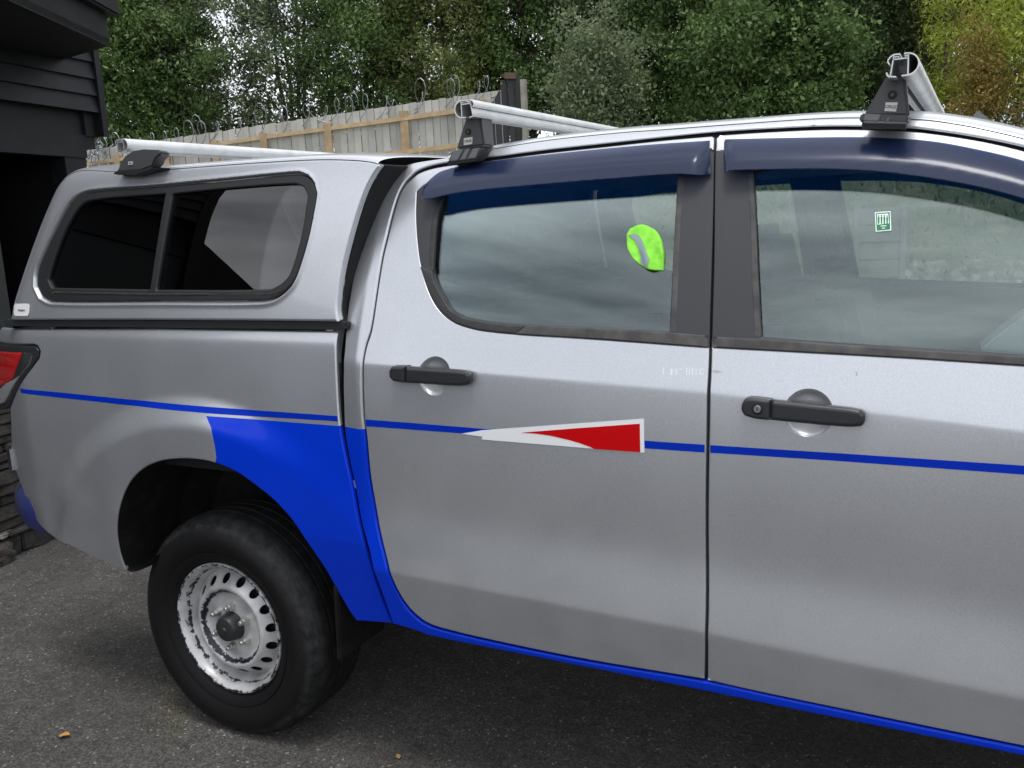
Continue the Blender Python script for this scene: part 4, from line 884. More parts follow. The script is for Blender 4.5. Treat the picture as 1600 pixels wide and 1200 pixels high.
# ---- roofs, lofted across to the far side
def roof(name, path, Sf, m, crown, parent, n=22, ext=0, T=.10):
    e = 1e-3; X, Z = path[:, 0], path[:, 1]; Y = Sf(X, Z); sl = (Sf(X, Z+e)-Sf(X, Z-e))/(2*e)
    vs = []; nx = len(path)
    for i in range(nx):
        tv = np.array([sl[i], 1.0]); tv /= np.linalg.norm(tv)
        P0 = np.array([Y[i], Z[i]]); c = crown(X[i]) if callable(crown) else crown
        P1 = P0+tv*T*.42; P3 = np.array([YC, Z[i]+c]); P2 = np.array([P0[0]+.30, Z[i]+c])
        P1[1] = min(P1[1], P3[1])
        row = []
        for k in range(n+1):
            t = (k/n)**1.4; p = (1-t)**3*P0+3*(1-t)**2*t*P1+3*(1-t)*t*t*P2+t**3*P3; row.append(p)
        full = row+[np.array([2*YC-q[0], q[1]]) for q in row[::-1][1:]]
        vs += [(X[i], q[0], q[1]) for q in full]
    w_ = 2*n+1
    fs = [(i*w_+k, (i+1)*w_+k, (i+1)*w_+k+1, i*w_+k+1) for i in range(nx-1) for k in range(w_-1)]
    me = pyd(name, vs, fs, True); o = link(name, me, m, parent)
    return o
def crown_cab(x): return .045
i0 = int(np.argmin(abs(roof_l[:, 0]-.20)))
roof('roof', roof_l[:i0+1], F_cab if False else S_cab, M['silver'], .040, ute)
roof('windscreen', roof_l[i0:], S_cab, M['glass'], .035, ute)
ct = can_out; ci = np.argmin(np.hypot(*(ct-onS([(94, 281)], S_can)[0]).T)); cj = np.argmin(np.hypot(*(ct-onS([(590, 256)], S_can)[0]).T))
cpath = ct[min(ci, cj):max(ci, cj)+1]
roof('canopy_roof', cpath, lambda X, Z: S_can(X, Z)+can_extra(X, Z), M['silver'], .030, ute)
# rear of the canopy, tailgate, cab rear wall, floor pan
def span(name, P, m, parent, Sf):
    Y = Sf(P[:, 0], P[:, 1])+.024; n = len(P)
    vs = [(p[0], y, p[1]) for p, y in zip(P, Y)]+[(p[0], 2*YC-y, p[1]) for p, y in zip(P, Y)]
    return link(name, pyd(name, vs, [(i, i+1, n+i+1, n+i) for i in range(n-1)], True), m, parent)
span('canopy_rear_hatch', can_out[:ci+1] if ci < len(can_out)//2 else can_out[ci:], M['glass_dark'], ute, lambda X, Z: S_can(X, Z)+can_extra(X, Z))
span('canopy_front_wall', can_out[cj:np.argmin(np.hypot(*(ct-onS([(529, 502)], S_can)[0]).T))+1], M['gap_black'], ute, S_can)
tg = onS([(17, 660), (-6, 530), (2, 512)], S_bed); x_t = tg[:, 0].min()
MB().box(-3.02, -2.97, .16, 2*YC-.16, .72, 1.33).obj('tailgate', M['silver'], ute, bevel=.015)
MB().box(-1.60, -1.54, .10, 2*YC-.10, .55, 1.42).obj('cab_rear_panel', M['gap_black'], ute)
MB().box(-3.0, -1.62, .06, 2*YC-.06, .90, .94).obj('bed_floor', M['gap_black'], ute)
MB().box(-1.56, 1.6, .10, 2*YC-.10, .50, .56).obj('floor_pan', M['gap_black'], ute)
ch = MB()
for s_ in (.45, 1.30): ch.box(-3.0, 1.8, s_, s_+.09, .50, .62)
ch.obj('chassis_rails', M['gap_black'], ute)
# headliner and inner far wall
# ---- wheel arch liner
ar = spline(onS(arch_px+[(203, 894), (216, 892), (230, 884), (238, 870)], S_bed), sharp=170); n = len(ar); lm = MB(); vs = []
ca = ar.mean(0)
for k, yy in enumerate((.004, .10, .25, .36)):
    sc_ = (.997, 1.0, 1.0, .9)[k]
    for p in ar:
        q = np.array([WX, WZ+.08])+(p-np.array([WX, WZ+.08]))*sc_; vs.append((q[0], yy if k else float(S_bed(p[0], p[1]))+.0045, q[1]))
fs = [(k*n+i, (k+1)*n+i, (k+1)*n+i+1, k*n+i+1) for k in range(3) for i in range(n-1)]
fs.append(tuple(3*n+i for i in range(n)))
liner = link('wheel_arch_liner', pyd('wheel_arch_liner', vs, fs, False), M['liner'], ute)
# lower rear lip of the liner and mud flap behind the wheel arch front
mf = MB(); 
mf.frustum([(-1.70, .05, .34), (-1.685, .05, .34), (-1.685, .28, .34), (-1.70, .28, .34)], [(-1.665, .02, .60), (-1.645, .02, .60), (-1.645, .30, .62), (-1.665, .30, .62)])
mf.obj('mud_flap', M['liner'], ute, bevel=.004)
# ---- tail light and rear bumper
th, _ = panel('tail_light', spline(onS([(-12, 533), (0, 538), (51, 541), (57, 543), (60.5, 549), (57.5, 561), (15, 634), (-5, 640), (-12, 639)], S_bed), True, 4), off(S_bed, .0), M['black_plastic'], ute, h=.02, edge=.004, thick=.06, label='red and clear tail light in a black surround')
panel('light_lens', onS([(-11, 547), (0, 549), (36, 551), (21, 590), (16, 596), (0, 604), (-11, 606)], S_bed), off(S_bed, -.004), M['tail_red'], th, h=.02, edge=.006, thick=.02, label='red lens')
panel('light_lens', onS([(10, 598), (20, 594), (32, 586), (7, 629), (-6, 634), (-10, 632), (-10, 610), (0, 607)], S_bed), off(S_bed, -.003), M['tail_clear'], th, h=.02, edge=.004, thick=.02, label='clear lens')
panel('light_trim', onS([(38, 551), (52, 552), (46, 570), (14, 622), (8, 629), (31, 588)], S_bed), off(S_bed, -.002), M['chrome'], th, h=.02, edge=.003, thick=.02)
# bumper corner: lofted rows following the rear corner in plan
bb = MB(); rows = []
prof = [(.575, .045), (.59, .016), (.63, .004), (.67, .0), (.715, .004), (.745, .02), (.75, .06)]
lx = [(-2.90, .035), (-2.97, .020), (-3.06, .026), (-3.15, .048), (-3.23, .085), (-3.29, .14), (-3.335, .22), (-3.36, .36), (-3.37, .6), (-3.37, .925)]
for (x, y) in lx:
    for (z, ins) in prof: rows.append((x+ins*.5, y+ins, z))
m_ = len(prof); nl = len(lx)
far = [(x, 2*YC-y, z) for (x, y, z) in rows]
vsb = rows+far; fb = [(i*m_+k, i*m_+k+1, (i+1)*m_+k+1, (i+1)*m_+k) for i in range(nl-1) for k in range(m_-1)]
fb += [(nl*m_+a, nl*m_+d_, nl*m_+c, nl*m_+b) for (a, b, c, d_) in fb]
MB().box(-3.19, -3.15, .05, .09, .80, .90).obj('bumper_bracket', M['chrome'], ute, bevel=.01)
M['bumper'] = mat('bumper_paint', (.025, .035, .17), .5, noise=(8, (.05, .055, .07), .4, .7))
link('rear_bumper', pyd('rear_bumper', vsb, fb, True), M['bumper'], ute, label='faded blue rear bumper corner')
# ================================================================== WHEEL
def tyre_mat(cx):
    m = mat('tyre_rubber_'+str(round(cx)), (.007, .007, .008), .68, spec=.28, bump=(170, .35, .0012)); n = m.node_tree; b = n.nodes['Principled BSDF']; lk = n.links.new
    t = n.nodes.new('ShaderNodeTexCoord'); mp_ = n.nodes.new('ShaderNodeMapping'); mp_.inputs['Location'].default_value = (-cx, 0, -.368); mp_.inputs['Scale'].default_value = (1, 0, 1)
    ln = n.nodes.new('ShaderNodeVectorMath'); ln.operation = 'LENGTH'; lk(t.outputs['Object'], mp_.inputs[0]); lk(mp_.outputs[0], ln.inputs[0])
    r_ = n.nodes.new('ShaderNodeValToRGB'); c = r_.color_ramp; c.elements[0].position = .30; c.elements[0].color = (.0, .0, .0, 1); c.elements[1].position = .385; c.elements[1].color = (.3, .3, .3, 1)
    e = c.elements.new(.335); e.color = (.15, .15, .15, 1); e = c.elements.new(.35); e.color = (1, 1, 1, 1); e = c.elements.new(.366); e.color = (.9, .9, .9, 1)
    lk(ln.outputs['Value'], r_.inputs[0])
    nz_ = n.nodes.new('ShaderNodeTexNoise'); nz_.inputs['Scale'].default_value = 30; nz_.inputs['Detail'].default_value = 8; nz_.inputs['Roughness'].default_value = .7; lk(t.outputs['Object'], nz_.inputs['Vector'])
    mr = n.nodes.new('ShaderNodeMapRange'); mr.inputs[1].default_value = .35; mr.inputs[2].default_value = .7; lk(nz_.outputs[0], mr.inputs[0])
    mu = n.nodes.new('ShaderNodeMath'); mu.operation = 'MULTIPLY'; lk(mr.outputs[0], mu.inputs[0]); lk(r_.outputs[0], mu.inputs[1])
    mx_ = n.nodes.new('ShaderNodeMix'); mx_.data_type = 'RGBA'; lk(mu.outputs[0], mx_.inputs[0]); mx_.inputs[6].default_value = (.0035, .0035, .004, 1); mx_.inputs[7].default_value = (.035, .036, .036, 1); lk(mx_.outputs[2], b.inputs['Base Color'])
    return m
def make_wheel(cx, cy, front=False):
    R_ = .372; tm_ = tyre_mat(cx)
    prof = [(.222, .012), (.232, .004), (.250, -.012), (.262, -.014), (.264, -.011), (.285, -.018), (.305, -.020), (.322, -.017), (.326, -.013), (.345, -.004), (.356, .008), (.362, .020), (.3655, .024), (.361, .026), (.361, .028), (.368, .030), (.3705, .045)]
    c = .045
    for g in (.070, .110, .150, .190):
        prof += [(.3715, g-.006), (.362, g-.004), (.362, g+.003), (.3715, g+.005)]
    prof += [(.3700, .215), (.3655, .232), (.35, .246), (.32, .262), (.28, .262), (.24, .24), (.21, .235)]
    prof = [((r_*1.022 if r_ > .3 else r_), d_-(.006 if (r_ > .27 and d_ < .03) else 0)) for r_, d_ in prof]
    mb = MB().lathe(prof, (cx, cy, .368), 120)
    w = mb.obj('wheel', tm_, ute, smooth=True)
    # flatten the contact patch, cut shoulder lugs
    me = w.data
    for v in me.vertices:
        if v.co.z < -.004: v.co.z = -.004+(v.co.z+.004)*.05
        r_ = math.hypot(v.co.x-cx, v.co.z-.368); a = math.atan2(v.co.z-.368, v.co.x-cx)
        if r_ > .362 and (v.co.y-cy < .045 or v.co.y-cy > .2):
            if int((a+PI)/(2*PI)*120+.5) % 2: k = 1-.006/r_; v.co.x = cx+(v.co.x-cx)*k; v.co.z = .368+(v.co.z-.368)*k
    # rim barrel
    rimm = M['rim']
    bar = [(.214, .022), (.2235, .010), (.2235, .003), (.221, .0), (.216, .001), (.2105, .008), (.205, .016), (.203, .026), (.200, .034), (.190, .046), (.186, .060), (.186, .078), (.190, .10), (.19, .2)]
    rim = MB().lathe(bar, (cx, cy, .368), 128).obj('rim', rimm, w, smooth=True)
    # disc with real hand holes: flat triangulation in polar plan, then pressed to its profile
    pr = np.array([(.0, .030), (.050, .030), (.085, .032), (.100, .035), (.110, .034), (.118, .026), (.126, .016), (.133, .0125), (.139, .0135), (.146, .020), (.165, .042), (.178, .058), (.1865, .062)])
    dep = lambda r_: np.interp(r_, pr[:, 0], pr[:, 1])
    V = []; E_ = []; holes = []
    def loop(P):
        b = len(V); V.extend(P); E_.extend([(b+i, b+(i+1) % len(P)) for i in range(len(P))])
    ang = np.linspace(0, 2*PI, 96, endpoint=False)
    loop([(.1865*math.cos(a), .1865*math.sin(a)) for a in ang])
    for k in range(16):
        t = 2*PI*k/16+.10; c0 = np.array([.160*math.cos(t), .160*math.sin(t)]); er = np.array([math.cos(t), math.sin(t)]); et = np.array([-er[1], er[0]])
        H = [tuple(c0+er*.0135*math.cos(q)+et*.0150*math.sin(q)) for q in np.linspace(0, 2*PI, 20, endpoint=False)]
        holes.append(np.array(H)); loop(H)
    for rr in (.03, .05, .068, .085, .100, .106, .110, .114, .118, .122, .126, .1295, .133, .136, .139, .1425, .146, .150, .1555, .17, .175, .178, .182):
        for a in np.linspace(0, 2*PI, max(24, int(rr*600)), endpoint=False):
            p = np.array([rr*math.cos(a), rr*math.sin(a)])
            if min(np.linalg.norm(p-h.mean(0)) for h in holes) > .0172: V.append(tuple(p))
    vv, _, ff, *_ = delaunay_2d_cdt([Vector(p) for p in V], E_, [], 0, 1e-6)
    P = np.array([(q.x, q.y) for q in vv]); T = np.array([q[:3] for q in ff]); C_ = P[T].mean(1); k = np.hypot(C_[:, 0], C_[:, 1]) < .1866
    for h in holes: k &= ~inside(C_[:, 0], C_[:, 1], h)
    T = T[k]; rP = np.hypot(P[:, 0], P[:, 1]); Y_ = dep(rP); n0 = len(P)
    vs = [(cx+p[0], cy+y, .368+p[1]) for p, y in zip(P, Y_)]+[(cx+p[0], cy+y+.004, .368+p[1]) for p, y in zip(P, Y_)]
    fs = [tuple(t) for t in T]+[(n0+t[0], n0+t[2], n0+t[1]) for t in T]
    vt_ = {}
    disc = link('wheel_disc', pyd('wheel_disc', vs, fs, True), rimm, w)
    # hub and nuts
    MB().lathe([(.0, -.012), (.030, -.012), (.038, -.009), (.043, .0), (.045, .012), (.050, .032), (.062, .034)], (cx, cy, .368), 40).obj('hub_cap', M['black_plastic'], w, smooth=True)
    MB().lathe([(.0, -.016), (.008, -.016), (.011, -.011)], (cx, cy, .368), 20).obj('hub_centre', M['steel_dark'], w, smooth=True)
    for k in range(6):
        t = 2*PI*k/6+.45; x, z = cx+.0698*math.cos(t), .368+.0698*math.sin(t)
        nb = MB(); 
        hexa = lambda rr, yy: [(x+rr*math.cos(q*PI/3+t), cy+yy, z+rr*math.sin(q*PI/3+t)) for q in range(6)]
        nb.frustum(hexa(.0145, .034), hexa(.0125, .010)); nb.obj('wheel_nut', M['nut'], w, bevel=.0015)
        MB().lathe([(0, -.004), (.0065, -.004), (.0082, -.001), (.0082, .014)], (x, cy, z), 14).obj('wheel_stud', M['nut'], w, smooth=True)
    # axle and brake drum behind
    MB().lathe([(0, .07), (.12, .07), (.14, .09), (.145, .16), (.05, .17), (.04, .5)], (cx, cy, .368), 32).obj('brake_drum', M['steel_dark'], w, smooth=True)
    MB().lathe([(.01, .064), (.182, .064), (.183, .12), (.10, .14)], (cx, cy, .368), 32).obj('brake_backing', M['gap_black'], w, smooth=True)
    return w
# chipped white-silver rim paint over dark purple-black primer
m = mat('rim_paint', (.62, .63, .64), .42, .45); n = m.node_tree; b = n.nodes['Principled BSDF']
t = n.nodes.new('ShaderNodeTexCoord'); sp_ = n.nodes.new('ShaderNodeSeparateXYZ'); n.links.new(t.outputs['Object'], sp_.inputs[0])
def mth(op, a, b_=None, c=None):
    q = n.nodes.new('ShaderNodeMath'); q.operation = op
    for i, v in enumerate((a, b_, c)):
        if v is None: continue
        if isinstance(v, (int, float)): q.inputs[i].default_value = v
        else: n.links.new(v, q.inputs[i])
    return q.outputs[0]
M['rim'] = m; M['nut'] = mat('nut_steel', (.55, .54, .51), .3, .8)
def rim_nodes(cx):
    X = mth('SUBTRACT', sp_.outputs[0], cx); Z = mth('SUBTRACT', sp_.outputs[2], .368)
    r_ = mth('SQRT', mth('ADD', mth('MULTIPLY', X, X), mth('MULTIPLY', Z, Z)))
    g1 = mth('SUBTRACT', 1.0, mth('DIVIDE', mth('ABSOLUTE', mth('SUBTRACT', r_, .1215)), .0125))     # inside shoulder of the centre dish
    g2 = mth('SUBTRACT', 1.0, mth('DIVIDE', mth('ABSOLUTE', mth('SUBTRACT', r_, .2185)), .009))      # outer flange
    g3 = mth('SUBTRACT', 1.0, mth('DIVIDE', mth('ABSOLUTE', mth('SUBTRACT', r_, .2)), .007))
    g = mth('MAXIMUM', mth('MAXIMUM', g1, 0.0), mth('MULTIPLY', mth('MAXIMUM', mth('MAXIMUM', g2, g3), 0.0), .75))
    nz1 = n.nodes.new('ShaderNodeTexNoise'); nz1.inputs['Scale'].default_value = 44; nz1.inputs['Detail'].default_value = 9; nz1.inputs['Roughness'].default_value = .75
    n.links.new(t.outputs['Object'], nz1.inputs['Vector'])
    s_ = mth('ADD', nz1.outputs[0], mth('MULTIPLY', g, .30)); k = mth('GREATER_THAN', s_, .67)
    nz2 = n.nodes.new('ShaderNodeTexNoise'); nz2.inputs['Scale'].default_value = 12; nz2.inputs['Detail'].default_value = 6; n.links.new(t.outputs['Object'], nz2.inputs['Vector'])
    grime = n.nodes.new('ShaderNodeMapRange'); grime.inputs[1].default_value = .35; grime.inputs[2].default_value = .75; grime.inputs[3].default_value = .60; grime.inputs[4].default_value = .28
    n.links.new(nz2.outputs[0], grime.inputs[0])
    cmb = n.nodes.new('ShaderNodeCombineXYZ')
    for i in range(3): n.links.new(grime.outputs[0], cmb.inputs[i])
    mx_ = n.nodes.new('ShaderNodeMix'); mx_.data_type = 'RGBA'; n.links.new(k, mx_.inputs[0]); n.links.new(cmb.outputs[0], mx_.inputs[6]); mx_.inputs[7].default_value = (.009, .007, .020, 1)
    n.links.new(mx_.outputs[2], b.inputs['Base Color'])
    mtl = mth('MULTIPLY', mth('SUBTRACT', 1.0, k), .25); n.links.new(mtl, b.inputs['Metallic'])
    bp = n.nodes.new('ShaderNodeBump'); bp.inputs['Strength'].default_value = .5; bp.inputs['Distance'].default_value = .0006; bp.invert = True
    n.links.new(k, bp.inputs['Height']); n.links.new(bp.outputs[0], b.inputs['Normal'])
rim_nodes(WX)
rear_wheel = make_wheel(WX, .037)
def copy_tree(o, parent, dloc, sy=1):
    c = o.copy(); COL.objects.link(c); c.parent = parent
    if parent is ute: c.location = Vector(o.location)+Vector(dloc); c.scale = (1, sy, 1)
    for k_ in list(o.children): copy_tree(k_, c, (0, 0, 0))
    return c
copy_tree(rear_wheel, ute, (3.22, 0, 0)); copy_tree(rear_wheel, ute, (0, 1.85, 0), -1); copy_tree(rear_wheel, ute, (3.22, 1.85, 0), -1)
MB().tube([(WX, .3, .368), (WX, 1.55, .368)], .045, 12).obj('rear_axle', M['gap_black'], ute)
# ================================================================== ROOF BARS
def sweep(prof_strips, x, z, y0, y1, sc_=1.0, flip=1, dz=0.0):
    """open profile strips (thin walled extrusion) run across the roof"""
    mb = MB()
    for st, th_ in prof_strips:
        st = np.array(st, float)*sc_; st[:, 0] *= flip; m_ = len(st)
        t = np.gradient(st, axis=0); t /= np.linalg.norm(t, axis=1)[:, None]+1e-9; nn = np.stack([-t[:, 1], t[:, 0]], 1)*th_/2
        ring = [st+nn, st-nn]; vs = []
        for yy, zz in ((y0, z), (y1, z+dz)):
            for R_ in ring:
                for p in R_: vs.append((x+p[0], yy, zz+p[1]))
        fs = []
        for i in range(m_-1):
            a, b_, c, d_ = i, i+1, m_+i+1, m_+i; o_ = 2*m_
            fs += [(a, b_, c, d_), (o_+a, o_+d_, o_+c, o_+b_), (a, o_+a, o_+b_, b_), (d_, c, o_+c, o_+d_)]
        fs += [(0, m_, 3*m_, 2*m_), (m_-1, 3*m_-1, 4*m_-1, 2*m_-1)]
        mb.add(vs, fs)
    return mb
arc = [(.010+.022*math.cos(q), .0215*math.sin(q)) for q in np.linspace(PI/2, -PI/2, 15)]
BAR = [([(.004, .0215)]+arc+[(.000, -.0215)], .0028), ([(.012, .021), (.012, -.020)], .0024), ([(-.017, .012), (.012, .012)], .0022), ([(-.015, .021), (-.0215, -.0205)], .0024),
       ([(-.004, .0215), (-.016, .0215), (-.022, .0175), (-.026, .0125), (-.0265, .008), (-.023, .003)], .0026), ([(-.006, .0165), (-.016, .0165)], .0018), ([(.005, .0165), (.012, .0165)], .0018),
       ([(-.0285, -.012), (-.028, -.0165), (-.024, -.0205), (-.010, -.0225)], .0028)]
def textmesh(s, size, m, parent, o_, ax, up, name):
    cu = bpy.data.curves.new('t', 'FONT'); cu.body = s; cu.size = size; cu.extrude = .0004; cu.align_x = 'CENTER'; cu.align_y = 'CENTER'
    to = bpy.data.objects.new('t', cu); COL.objects.link(to); dg = bpy.context.evaluated_depsgraph_get(); dg.update()
    tm = bpy.data.meshes.new_from_object(to.evaluated_get(dg)); bpy.data.objects.remove(to)
    ax, up = Vector(ax).normalized(), Vector(up).normalized(); nn = ax.cross(up)
    tm.transform(Matrix(((ax[0], up[0], nn[0], o_[0]), (ax[1], up[1], nn[1], o_[1]), (ax[2], up[2], nn[2], o_[2]), (0, 0, 0, 1)))); tm.update()
    return link(name, tm, m, parent)
def bar_set(pend, y_end, flip, kind, sc_=1.0):
    p = onY(*pend, y_end); x, z = p[0], p[2]
    rb = sweep(BAR, x, z, y_end, 2*YC-y_end, sc_, flip).obj('roof_bar', M['alu'], ute)
    # thin bright sawn face at the end
    return rb, x, z
# bar over the front door
rb3, x3, z3 = bar_set((1409, 101), .145, 1, 3)
rb2, x2, z2 = bar_set((727, 170), .175, -1, 2)
rb1, x1, z1 = bar_set((189, 227.5), .10, 1, 1, .92)
def foot(rb, base_px, top_px, y_b, y_t, dep, z_bar, badge_px, bolt_px, bsz=.0085):
    """tapering plastic foot: base outline and top outline in front, with depth towards the centre of the roof"""
    b = [onY(u, v, y_b) for (u, v) in base_px]; t_ = [onY(u, v, y_t) for (u, v) in top_px]
    mb = MB(); f_b = [tuple(q) for q in b]; f_t = [tuple(q) for q in t_]
    sh = lambda q, c_, k: (c_+(q[0]-c_)*k, q[1]+dep, q[2])
    cb, ct_ = np.mean([q[0] for q in b]), np.mean([q[0] for q in t_])
    ftn = [f_b[0], f_b[1], f_t[1], f_t[0]]; bk = [sh(q, cb, .8) for q in f_b[:2]]+[sh(q, ct_, .9) for q in (f_t[1], f_t[0])]
    mb.frustum(ftn, bk)
    o = mb.obj('bar_foot', M['rack'], rb, bevel=.006)
    # badge plate and bolt cover, on the sloping front face
    A, B_, C_ = map(np.array, (f_b[0], f_b[1], f_t[0])); nrm = np.cross(B_-A, C_-A); nrm /= np.linalg.norm(nrm); nrm = -nrm if nrm[1] > 0 else nrm
    def onF(u, v):
        r_ = ray(u, v); t = ((A-CAM)@nrm)/(r_@nrm); return CAM+r_*t+nrm*.0012
    q = [onF(*p) for p in badge_px]
    MB().frustum([tuple(k-nrm*.004) for k in q], [tuple(k) for k in q]).obj('foot_badge', M['badge'], rb)
    ax = q[1]-q[0]; c = np.mean(q, axis=0)+nrm*.0006; ax /= np.linalg.norm(ax); up = np.cross(nrm, ax)
    textmesh('CRUZ', bsz, M['ink'], rb, tuple(c), tuple(ax), tuple(up), 'badge_lettering')
    if bolt_px:
        c = onF(*bolt_px[0]); rr = bolt_px[1]; k = 24; e1, e2 = ax, up
        ring = lambda rad, h_: [tuple(c+e1*rad*math.cos(a)+e2*rad*math.sin(a)+nrm*h_) for a in np.linspace(0, 2*PI, k, endpoint=False)]
        MB().frustum(ring(rr, -.003), ring(rr*.92, .0012)).obj('bolt_cover', M['gap_black'], rb)
        MB().frustum(ring(rr*.45, .0), ring(rr*.4, .0022)).obj('bolt', M['rack'], rb)
    return o
foot(rb3, [(1348, 182), (1422, 182)], [(1386, 116), (1414, 116)], .205, .205, .085, z3, [(1382, 173.5), (1400, 174.5), (1403, 160), (1384, 160)], ((1394.5, 148), .0095))
foot(rb2, [(711, 234), (757, 228)], [(728, 181), (750, 181)], .215, .215, .075, z2, [(725, 227), (738, 225), (738.5, 214), (725, 216)], ((732, 206), .009))
# rear bar foot: low wide black cover
p = [onY(u, v, .085) for (u, v) in [(178, 272), (184, 261), (186, 254), (193, 244), (205, 236), (222, 233), (249, 234), (252, 240), (243, 249), (238, 261), (220, 267), (212, 272)]]
def shp(k, dy, s_=1.0):
    c = np.mean(p, axis=0); return [tuple(c+(q-c)*s_+np.array([0, dy, 0])) for q in p]
f1 = MB().frustum(shp(0, 0), shp(0, .05, .9)).obj('bar_foot', M['rack'], rb1, bevel=.008)
q = [onY(u, v, .0835) for (u, v) in [(200.5, 257.5), (207, 257.5), (208, 252.5), (201, 252.5)]]
MB().frustum([tuple(np.array(k)+np.array([0, .004, 0])) for k in q], [tuple(k-np.array([0, .001, 0])) for k in q]).obj('foot_badge', M['badge'], rb1)
textmesh('CRUZ', .005, M['ink'], rb1, tuple(np.mean(q, axis=0)-np.array([0, .0016, 0])), (1, 0, 0), (0, 0, 1), 'badge_lettering')
g_ = [onY(u, v, .075) for (u, v) in [(175, 271), (184, 266), (250, 262), (232, 268), (212, 275), (182, 273)]]
MB().frustum([tuple(k) for k in g_], [tuple(k+np.array([0, .15, 0])) for k in g_]).obj('foot_pad', M['gap_black'], rb1, bevel=.003)
# door-frame clamps
def clamp(rb, px, y, ribs, dark):
    q = [onY(u, v, y) for (u, v) in px]
    MB().frustum([tuple(k+np.array([0, .05, 0])) for k in q], [tuple(k) for k in q]).obj('clamp', M['rack'], rb, bevel=.003)
    for r_ in ribs:
        s_ = [onY(u, v, y-.003) for (u, v) in r_]; MB().frustum([tuple(k+np.array([0, .006, 0])) for k in s_], [tuple(k) for k in s_]).obj('clamp_pad', M['clamp'], rb, bevel=.0015)
    s_ = [onY(u, v, y-.001) for (u, v) in dark]; MB().frustum([tuple(k+np.array([0, .03, 0])) for k in s_], [tuple(k) for k in s_]).obj('clamp_foot', M['gap_black'], rb)
M['clamp'] = mat('clamp_plastic', (.13, .135, .14), .5, bump=(300, .2, .0006))
clamp(rb2, [(699, 254), (744, 249.5), (757, 230), (706, 236)], .19, [[(702, 252), (715, 250.5), (724, 233.5), (708, 235.5)], [(718.5, 250), (727, 249), (735, 232), (727, 233)], [(730, 248.5), (743, 247), (750, 230.5), (738.5, 232)]], [(699, 258), (744, 252), (745, 248), (699, 252)])
clamp(rb3, [(1342, 190), (1418, 192), (1420, 180), (1345, 177)], .19, [[(1349, 188), (1372, 190), (1377, 179), (1352, 178)], [(1384, 190.5), (1388, 190.5), (1391, 182), (1387, 182)], [(1349, 192.5), (1416, 194), (1416, 190.5), (1349, 188.5)]], [(1346, 201.5), (1414, 202), (1415, 192), (1347, 190)])
c_ = onY(1340, 183, .14)
# far-side feet copies
for rb, xx, zz in ((rb3, x3, z3), (rb2, x2, z2), (rb1, x1, z1)):
    MB().frustum([(xx-.07, 1.60, 1.80), (xx+.07, 1.60, 1.80), (xx+.07, 1.70, 1.80), (xx-.07, 1.70, 1.80)], [(xx-.025, 1.60, zz-.02), (xx+.025, 1.60, zz-.02), (xx+.025, 1.67, zz-.02), (xx-.025, 1.67, zz-.02)]).obj('bar_foot', M['rack'], rb, bevel=.006)
# roof aerial fin near the windscreen
a_ = [onY(u, v, YC) for (u, v) in [(1517, 186), (1527, 171.5), (1552, 190), (1552, 200), (1517, 200)]]
MB().frustum([tuple(k) for k in a_], [tuple(np.array(k)+np.array([0, .045, 0])) for k in a_]).obj('roof_fin', M['clamp'], ute, bevel=.004)
# ================================================================== FAR SIDE, INTERIOR AND FRONT END
for o_ in (dpil, cab_side, rear_door, front_door, bed, can, cf, liner): 
    c = mirror(o_, ute)
    for ch_ in list(c.children):
        if ch_.name.startswith(('canopy_badge', 'badge_lettering', 'etched', 'paint_chip', 'ghost')): bpy.data.objects.remove(ch_)
for o_ in [q for q in ute.children if q.name.startswith('canopy_glass')]: mirror(o_, ute)
def seat(x, y0, y1, zb_, lean, hr=True):
    s_ = MB().box(x-.26, x+.26, y0, y1, zb_-.14, zb_).obj('seat', M['seat'], ute, bevel=.04)
    MB().obox((x-.26, y0, zb_-.06), (-.12, 0, 0), (0, y1-y0, 0), (-lean, 0, .60)).obj('backrest', M['seat'], s_, bevel=.04)
    if hr:
        k = max(1, int((y1-y0)/.42)); w_ = (y1-y0)/k
        for i in range(k): MB().obox((x-.30-lean, y0+w_*i+w_/2-.12, zb_+.56), (-.08, 0, 0), (0, .24, 0), (-.04, 0, .17)).obj('headrest', M['seat'], s_, bevel=.03)
seat(.02, .20, .74, .86, .14); seat(.02, 1.11, 1.65, .86, .14); seat(-.95, .22, 1.63, .88, .10)
MB().box(.44, .72, .14, 1.71, .75, 1.22).obj('dashboard', M['trim'], ute, bevel=.05)
wc = np.array([.36, .50, 1.16]); ring_ = []
for q in np.linspace(0, 2*PI, 33): ring_.append(wc+np.array([-.09*math.sin(q), .185*math.cos(q), .16*math.sin(q)]))
MB().tube(ring_, .015, 8, False).obj('steering_wheel', M['black_plastic'], ute, smooth=True)
hl = MB().box(-1.40, .0, .32, 1.53, 1.735, 1.75).obj('headliner', mat('headliner', (.40, .40, .38), .9), ute)
MB().frustum([tuple(onY(u, v, .20)) for (u, v) in [(1528, 549), (1560, 522), (1600, 493), (1650, 470), (1650, 560)]], [tuple(onY(u, v, .20)+np.array([0, .12, 0])) for (u, v) in [(1528, 549), (1560, 522), (1600, 493), (1650, 470), (1650, 560)]]).obj('pale_wedge', mat('pale_grey', (.42, .46, .46), .6), ute, bevel=.006)  # pale grey wedge standing low inside the front door window
